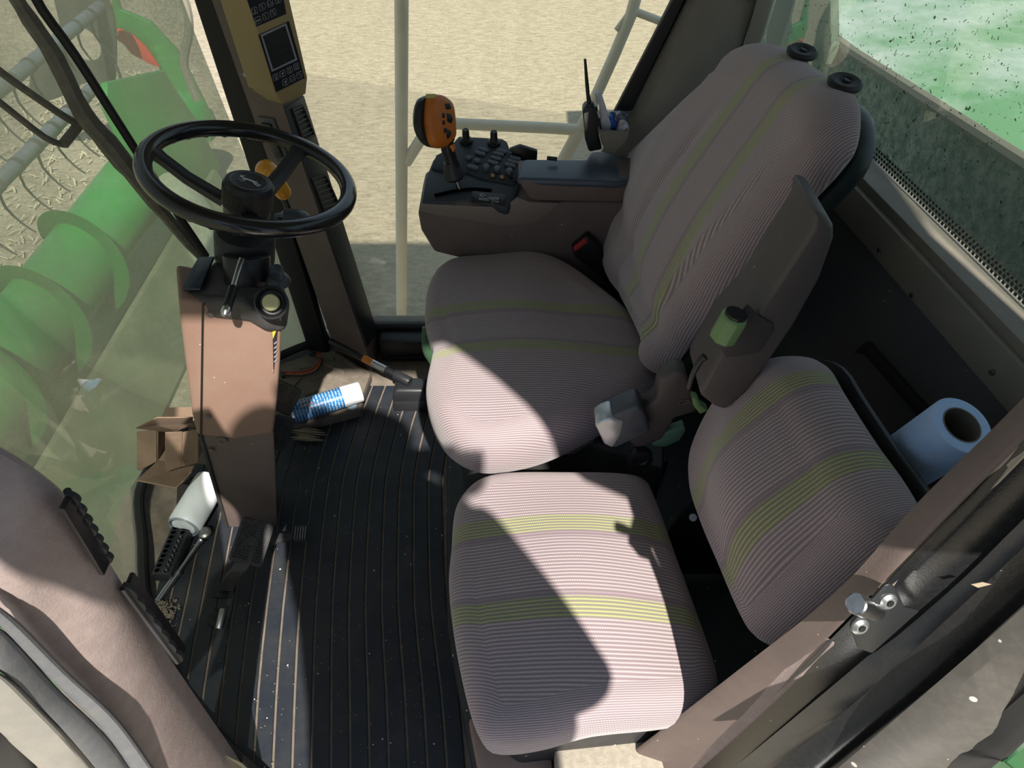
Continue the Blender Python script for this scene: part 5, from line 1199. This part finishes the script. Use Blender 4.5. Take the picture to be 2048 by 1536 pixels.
# chaff flecks
cf = B()
for i in range(260):
    u, v = rs.uniform(420, 900), rs.uniform(860, 1530); p = PZ(u, v, .0078); a = rs.uniform(0, pi); l = rs.uniform(.0006, .0022); w_ = .0005
    d = V(cos(a), sin(a), 0)*l; s = V(-sin(a), cos(a), 0)*w_
    cf.faces.new([cf.verts.new(t) for t in (p-d-s, p+d-s, p+d+s, p-d+s)])
emit('chaff', cf, mat('pale chaff', (.34, .30, .24), .9), None, 'pale chaff flecks scattered over the black mat', kind='stuff', cat='chaff', at=PZ(650, 1200, 0))
# ================================================================ REAR: paper towel, speaker shelf, bin
pt = thing('paper_towel_roll', 'blue paper towel roll lying behind the passenger backrest', 'paper roll', PX(1850, 930, .62))
pa, pb_ = PY(1928, 845, .80), PY(1790, 940, .86)
pa = EYE + ray(1924, 850)*.985; pb_ = EYE + ray(1780, 945)*1.13
axp = (pb_-pa).normalized(); Lp = (pb_-pa).length
papm = mat('blue paper towel', (.46, .66, 1.0), .9, grain=1, gscale=90, c2=(.52, .70, 1.0), c2scale=60)
emit('paper', lathe([(.027, 0), (.0425, .0), (.044, .002), (.044, Lp*1.3), (.03, Lp*1.25)], pa, axp, 48, cap=False), papm, pt)
emit('core', lathe([(.0275, -.0005), (.0255, -.0005), (.0255, Lp*1.2), (.0275, Lp*1.2)], pa, axp, 40, cap=False), mat('grey cardboard core', (.16, .14, .12), .9), pt)
emit('loose_sheet', prism([pb_ + V(0, -.056, -.01), pb_+V(.03, -.05, -.03), pb_+V(.03, -.06, -.05), pb_+V(0, -.062, -.03)], (0, .002, 0), 0), papm, pt)
sh = thing('storage_tray', 'black moulded storage tray with a round speaker grille at the rear wall', 'tray', rw(1.1, .40, .05))
def WQ(u, v, off=0): return PP(u, v, rw(.8, .5, off), Wn)
zs = .46
emit('tray_shelf', prism([PZ(u, v, zs) for u, v in ((1650, 745), (1735, 690), (1850, 835), (1870, 860), (1700, 800))], (0, 0, -.02), .004), blackmat, sh)
emit('tray_wall', prism([WQ(u, v, .004) for u, v in ((1715, 705), (1740, 682), (1860, 815), (1850, 835), (1738, 708))], Wn*.012, .003), mat('dark tray lip', (.03, .028, .026), .6, grain=.4), sh)
emit('tray_bin', prism([PZ(u, v, .44) for u, v in ((1690, 805), (1835, 795), (1900, 870), (1960, 980), (1760, 960))], (0, 0, -.3), .01), mat('black bin', (.006, .006, .007), .8), sh)
emit('tray_edge', tube([PZ(u, v, .465) for u, v in ((1680, 795), (1780, 797), (1835, 805), (1862, 835))], .006, 8, 4), blackmat, sh)
sc0 = PZ(1686, 771, zs+.002)
gr_ = emit('speaker_ring', ringmesh([sc0+V(cos(a), sin(a), 0)*.036 for a in [2*pi*k/32 for k in range(32)]], [sc0+V(cos(a), sin(a), 0)*.028 for a in [2*pi*k/32 for k in range(32)]], (0, 0, .005)), softblack, sh)
for r in (.008, .016): emit('grille_ring', tube([sc0+V(cos(a)*r, sin(a)*r, .003) for a in [2*pi*k/20 for k in range(20)]], .0012, 5, closed=True), softblack, gr_)
for k in range(4): a = pi*k/4; emit('grille_bar', tube([sc0+V(cos(a)*.028, sin(a)*.028, .003), sc0-V(cos(a)*.028, sin(a)*.028, -.003)], .0012, 5), softblack, gr_)
# ================================================================ DOOR STRIKER
sk = thing('door_striker', 'bright steel striker pin on a black bracket with two screws, lower right', 'latch', PS(1745, 1240, .322))
SN = V(.12, -.90, .42).normalized()
def PK2(u, v, off=0): return PP(u, v, PS(1750, 1240, .314)+SN*off, SN)
emit('bracket', prism([PK2(*p) for p in ((1697, 1250), (1700, 1240), (1765, 1165), (1775, 1162), (1788, 1172), (1805, 1210), (1835, 1217), (1740, 1302), (1712, 1292))], SN*.004, .0015), mat('black steel bracket', (.02, .021, .022), .35, grain=.2, specks=1), sk)
p0 = PK2(1752, 1224, .004)
emit('striker_pin', lathe([(.0085, 0), (.0085, .024), (.0098, .025), (.0098, .044), (.0084, .0455), (.001, .0455)], p0, (PK2(1694, 1200, .026)-p0), 24), mat('scratched steel', (.55, .56, .58), .3, 1, dust=.6, dustc=(.25, .22, .2), dscale=120), sk)
for u, v in ((1775, 1202), (1719, 1252)):
    c = PK2(u, v, .004)
    s_ = emit('screw', lathe([(.0088, 0), (.0085, .002), (.0055, .0045), (.0038, .0045), (.0035, .002), (.0005, .002)], c, SN, 24), mat('zinc screw', (.35, .37, .36), .4, .8) if 'zinc screw' not in MAT else MAT['zinc screw'], sk)
    emit('screw_socket', cyl(c+SN*.0035, c+SN*.0048, .003, 6), black, s_)
# a few fallen dry leaves on the outer rail
lf = PS(2010, 1135, .31)
for (u, v, y_) in ((1998, 1140, .312), (1940, 1168, .308)):
    p = PS(u, v, y_-.004)
    emit('dry_leaf', prism([p, p+V(.008, 0, .004), p+V(.016, -.001, .002), p+V(.006, -.002, -.002)], (0, -.001, .001), 0), MAT['dry husk'], None, ('curled dry leaf fragment on the outer door channel, nearer the right edge' if u > 1970 else 'smaller dry leaf fragment on the door channel, toward the striker'), cat='leaf', group='dry leaf fragments on the door channel', at=p)
dl = D(70, 808, 2.6)
emit('yellow_leaf', prism([PX(57, 818, -2.79), PX(72, 804, -2.80), PX(100, 788, -2.81), PX(84, 806, -2.80)], (-.01, 0, 0), 0), mat('yellow leaf', (.75, .42, .06), .8), None, 'yellow leaf stuck on the green auger beyond the windshield', cat='leaf', at=PX(70, 808, -2.80))
# ================================================================ PHOTOGRAPHER (outside the door, behind the lens; casts the shadows seen on the seats)
def skin(name, verts, edges, radii, m_, par=None, sub=2):
    me = bpy.data.meshes.new(name); me.from_pydata(verts, edges, []); o = bpy.data.objects.new(name, me); col.objects.link(o)
    o.modifiers.new('skin', 'SKIN'); 
    me.skin_vertices[0].data[0].use_root = True
    for i, r in enumerate(radii): me.skin_vertices[0].data[i].radius = (r, r) if not hasattr(r, '__len__') else r
    s = o.modifiers.new('sub', 'SUBSURF'); s.levels = sub; s.render_levels = sub
    me.materials.append(m_)
    if par: o.parent = par
    return o
bodym = mat('dark work jacket', (.05, .055, .07), .9); skinm = mat('skin', (.50, .32, .24), .6); jeans = mat('blue jeans', (.06, .09, .16), .9)
ph = thing('person', 'person in a dark jacket standing outside the open door, raising a phone', 'person', V(-.12, -.30, 0))
P0 = Vector((-.12, -.30, 0))
bv = [(-.09, -.26, .95), (-.08, -.25, 1.15), (-.07, -.23, 1.38), (-.08, -.20, 1.52), (-.13, -.17, 1.64),
      (.09, -.22, 1.46), (.19, -.15, 1.17), (.11, -.10, 1.37), (.055, -.055, 1.50),
      (-.27, -.19, 1.58), (-.38, -.15, 1.80), (-.33, -.14, 1.85), (-.26, -.13, 1.88)]
be = [(0, 1), (1, 2), (2, 3), (3, 4), (3, 5), (5, 6), (6, 7), (7, 8), (3, 9), (9, 10), (10, 11), (11, 12)]
br_ = [(.21, .12), (.22, .12), (.24, .12), (.15, .09), (.055, .055), .095, .082, .062, .042, .09, .075, .07, .055]
bo_ = skin('upper_body', [Vector(v)-P0 for v in bv], be, br_, bodym, ph)
lv_ = [(-.10, -.27, .98), (-.19, -.28, .88), (-.20, -.26, .50), (-.20, -.29, .08), (-.20, -.20, .04), (-.01, -.28, .88), (0, -.26, .50), (0, -.29, .08), (0, -.20, .04)]
skin('trousers', [Vector(v)-P0 for v in lv_], [(0, 1), (1, 2), (2, 3), (3, 4), (0, 5), (5, 6), (6, 7), (7, 8)], [.13, .095, .065, .045, .04, .095, .065, .045, .04], jeans, ph)
emit('jacket', loft([[V(cx+rx*cos(a), cy+ry*sin(a), z) for a in [2*pi*k/28 for k in range(28)]] for z, cx, cy, rx, ry in ((.80, -.07, -.27, .235, .12), (1.1, -.055, -.26, .25, .125), (1.3, -.06, -.24, .26, .13), (1.45, -.08, -.22, .27, .12), (1.56, -.09, -.20, .25, .11), (1.64, -.09, -.18, .19, .09), (1.71, -.12, -.17, .12, .085))]), bodym, ph)
hd_ = B(); bmesh.ops.create_uvsphere(hd_, u_segments=24, v_segments=16, radius=1)
for v in hd_.verts:
    x, y, z = v.co; k = 1-.18*max(0, -z); v.co = V(-.14+x*.078*k, -.15+y*.10*k, 1.80+z*.125)
emit('head', hd_, skinm, ph)
nz = B(); bmesh.ops.create_uvsphere(nz, u_segments=10, v_segments=8, radius=1)
for v in nz.verts: v.co = V(-.14+v.co.x*.014, -.045+v.co.y*.018, 1.785+v.co.z*.026)
emit('nose', nz, skinm, ph)
for s in (-1, 1):
    ev = B(); bmesh.ops.create_uvsphere(ev, u_segments=10, v_segments=8, radius=.012)
    for v in ev.verts: v.co += V(-.14+s*.032, -.062, 1.815)
    emit('eye', ev, white, ph)
emit('hat_crown', lathe([(.092, -.005), (.104, .0), (.102, .04), (.085, .085), (.04, .11), (.001, .115)], V(-.14, -.15, 1.845), V(0, 0, 1), 28), dkgreen, ph)
emit('hat_brim', prism([V(-.15+.17*cos(a), -.15+.13*sin(a), 1.85) for a in [2*pi*k/28 for k in range(28)]], (0, 0, .006), .002), dkgreen, ph)
def hand(cx, s, name):
    c = V(cx, -.05, 1.59) if s > 0 else V(cx, -.12, 1.90)
    vs = [c+V(0, -.01, -.045), c+V(0, -.01, 0)]; es = [(0, 1)]; rd_ = [.026, .032]
    for k in range(4):
        b = c+V((k-1.5)*.017, -.006, .03); i0 = len(vs); vs += [b, b+V(0, .004, .032), b+V(-s*.004, .016, .050)]; es += [(1, i0), (i0, i0+1), (i0+1, i0+2)]; rd_ += [.010, .0088, .0078]
    i0 = len(vs); vs += [c+V(-s*.034, .0, -.005), c+V(-s*.048, .010, .018)]; es += [(0, i0), (i0, i0+1)]; rd_ += [.012, .010]
    skin(name, [v-P0 for v in vs], es, rd_, skinm, ph)
hand(.085, 1, 'hand'); hand(-.245, -1, 'hand')
tp2 = thing('phone', 'dark phone held up by the person outside the door', 'phone', V(-.01, -.03, 1.60))
fw = V(0, CT, -ST); upv = V(0, ST, CT)
cph = EYE - fw*.022 + upv*-.012 + V(.055, 0, 0)
emit('case', prism(rounded(cph, V(1, 0, 0), upv, .155, .074, .01, 4), -fw*.008, .002), black, tp2)
struct('platform', box((-.1, -.33, -.03), (1.2, .60, .04), bev=.004), dullsteel, label='ladder platform outside the door')
ph.location.x += .075
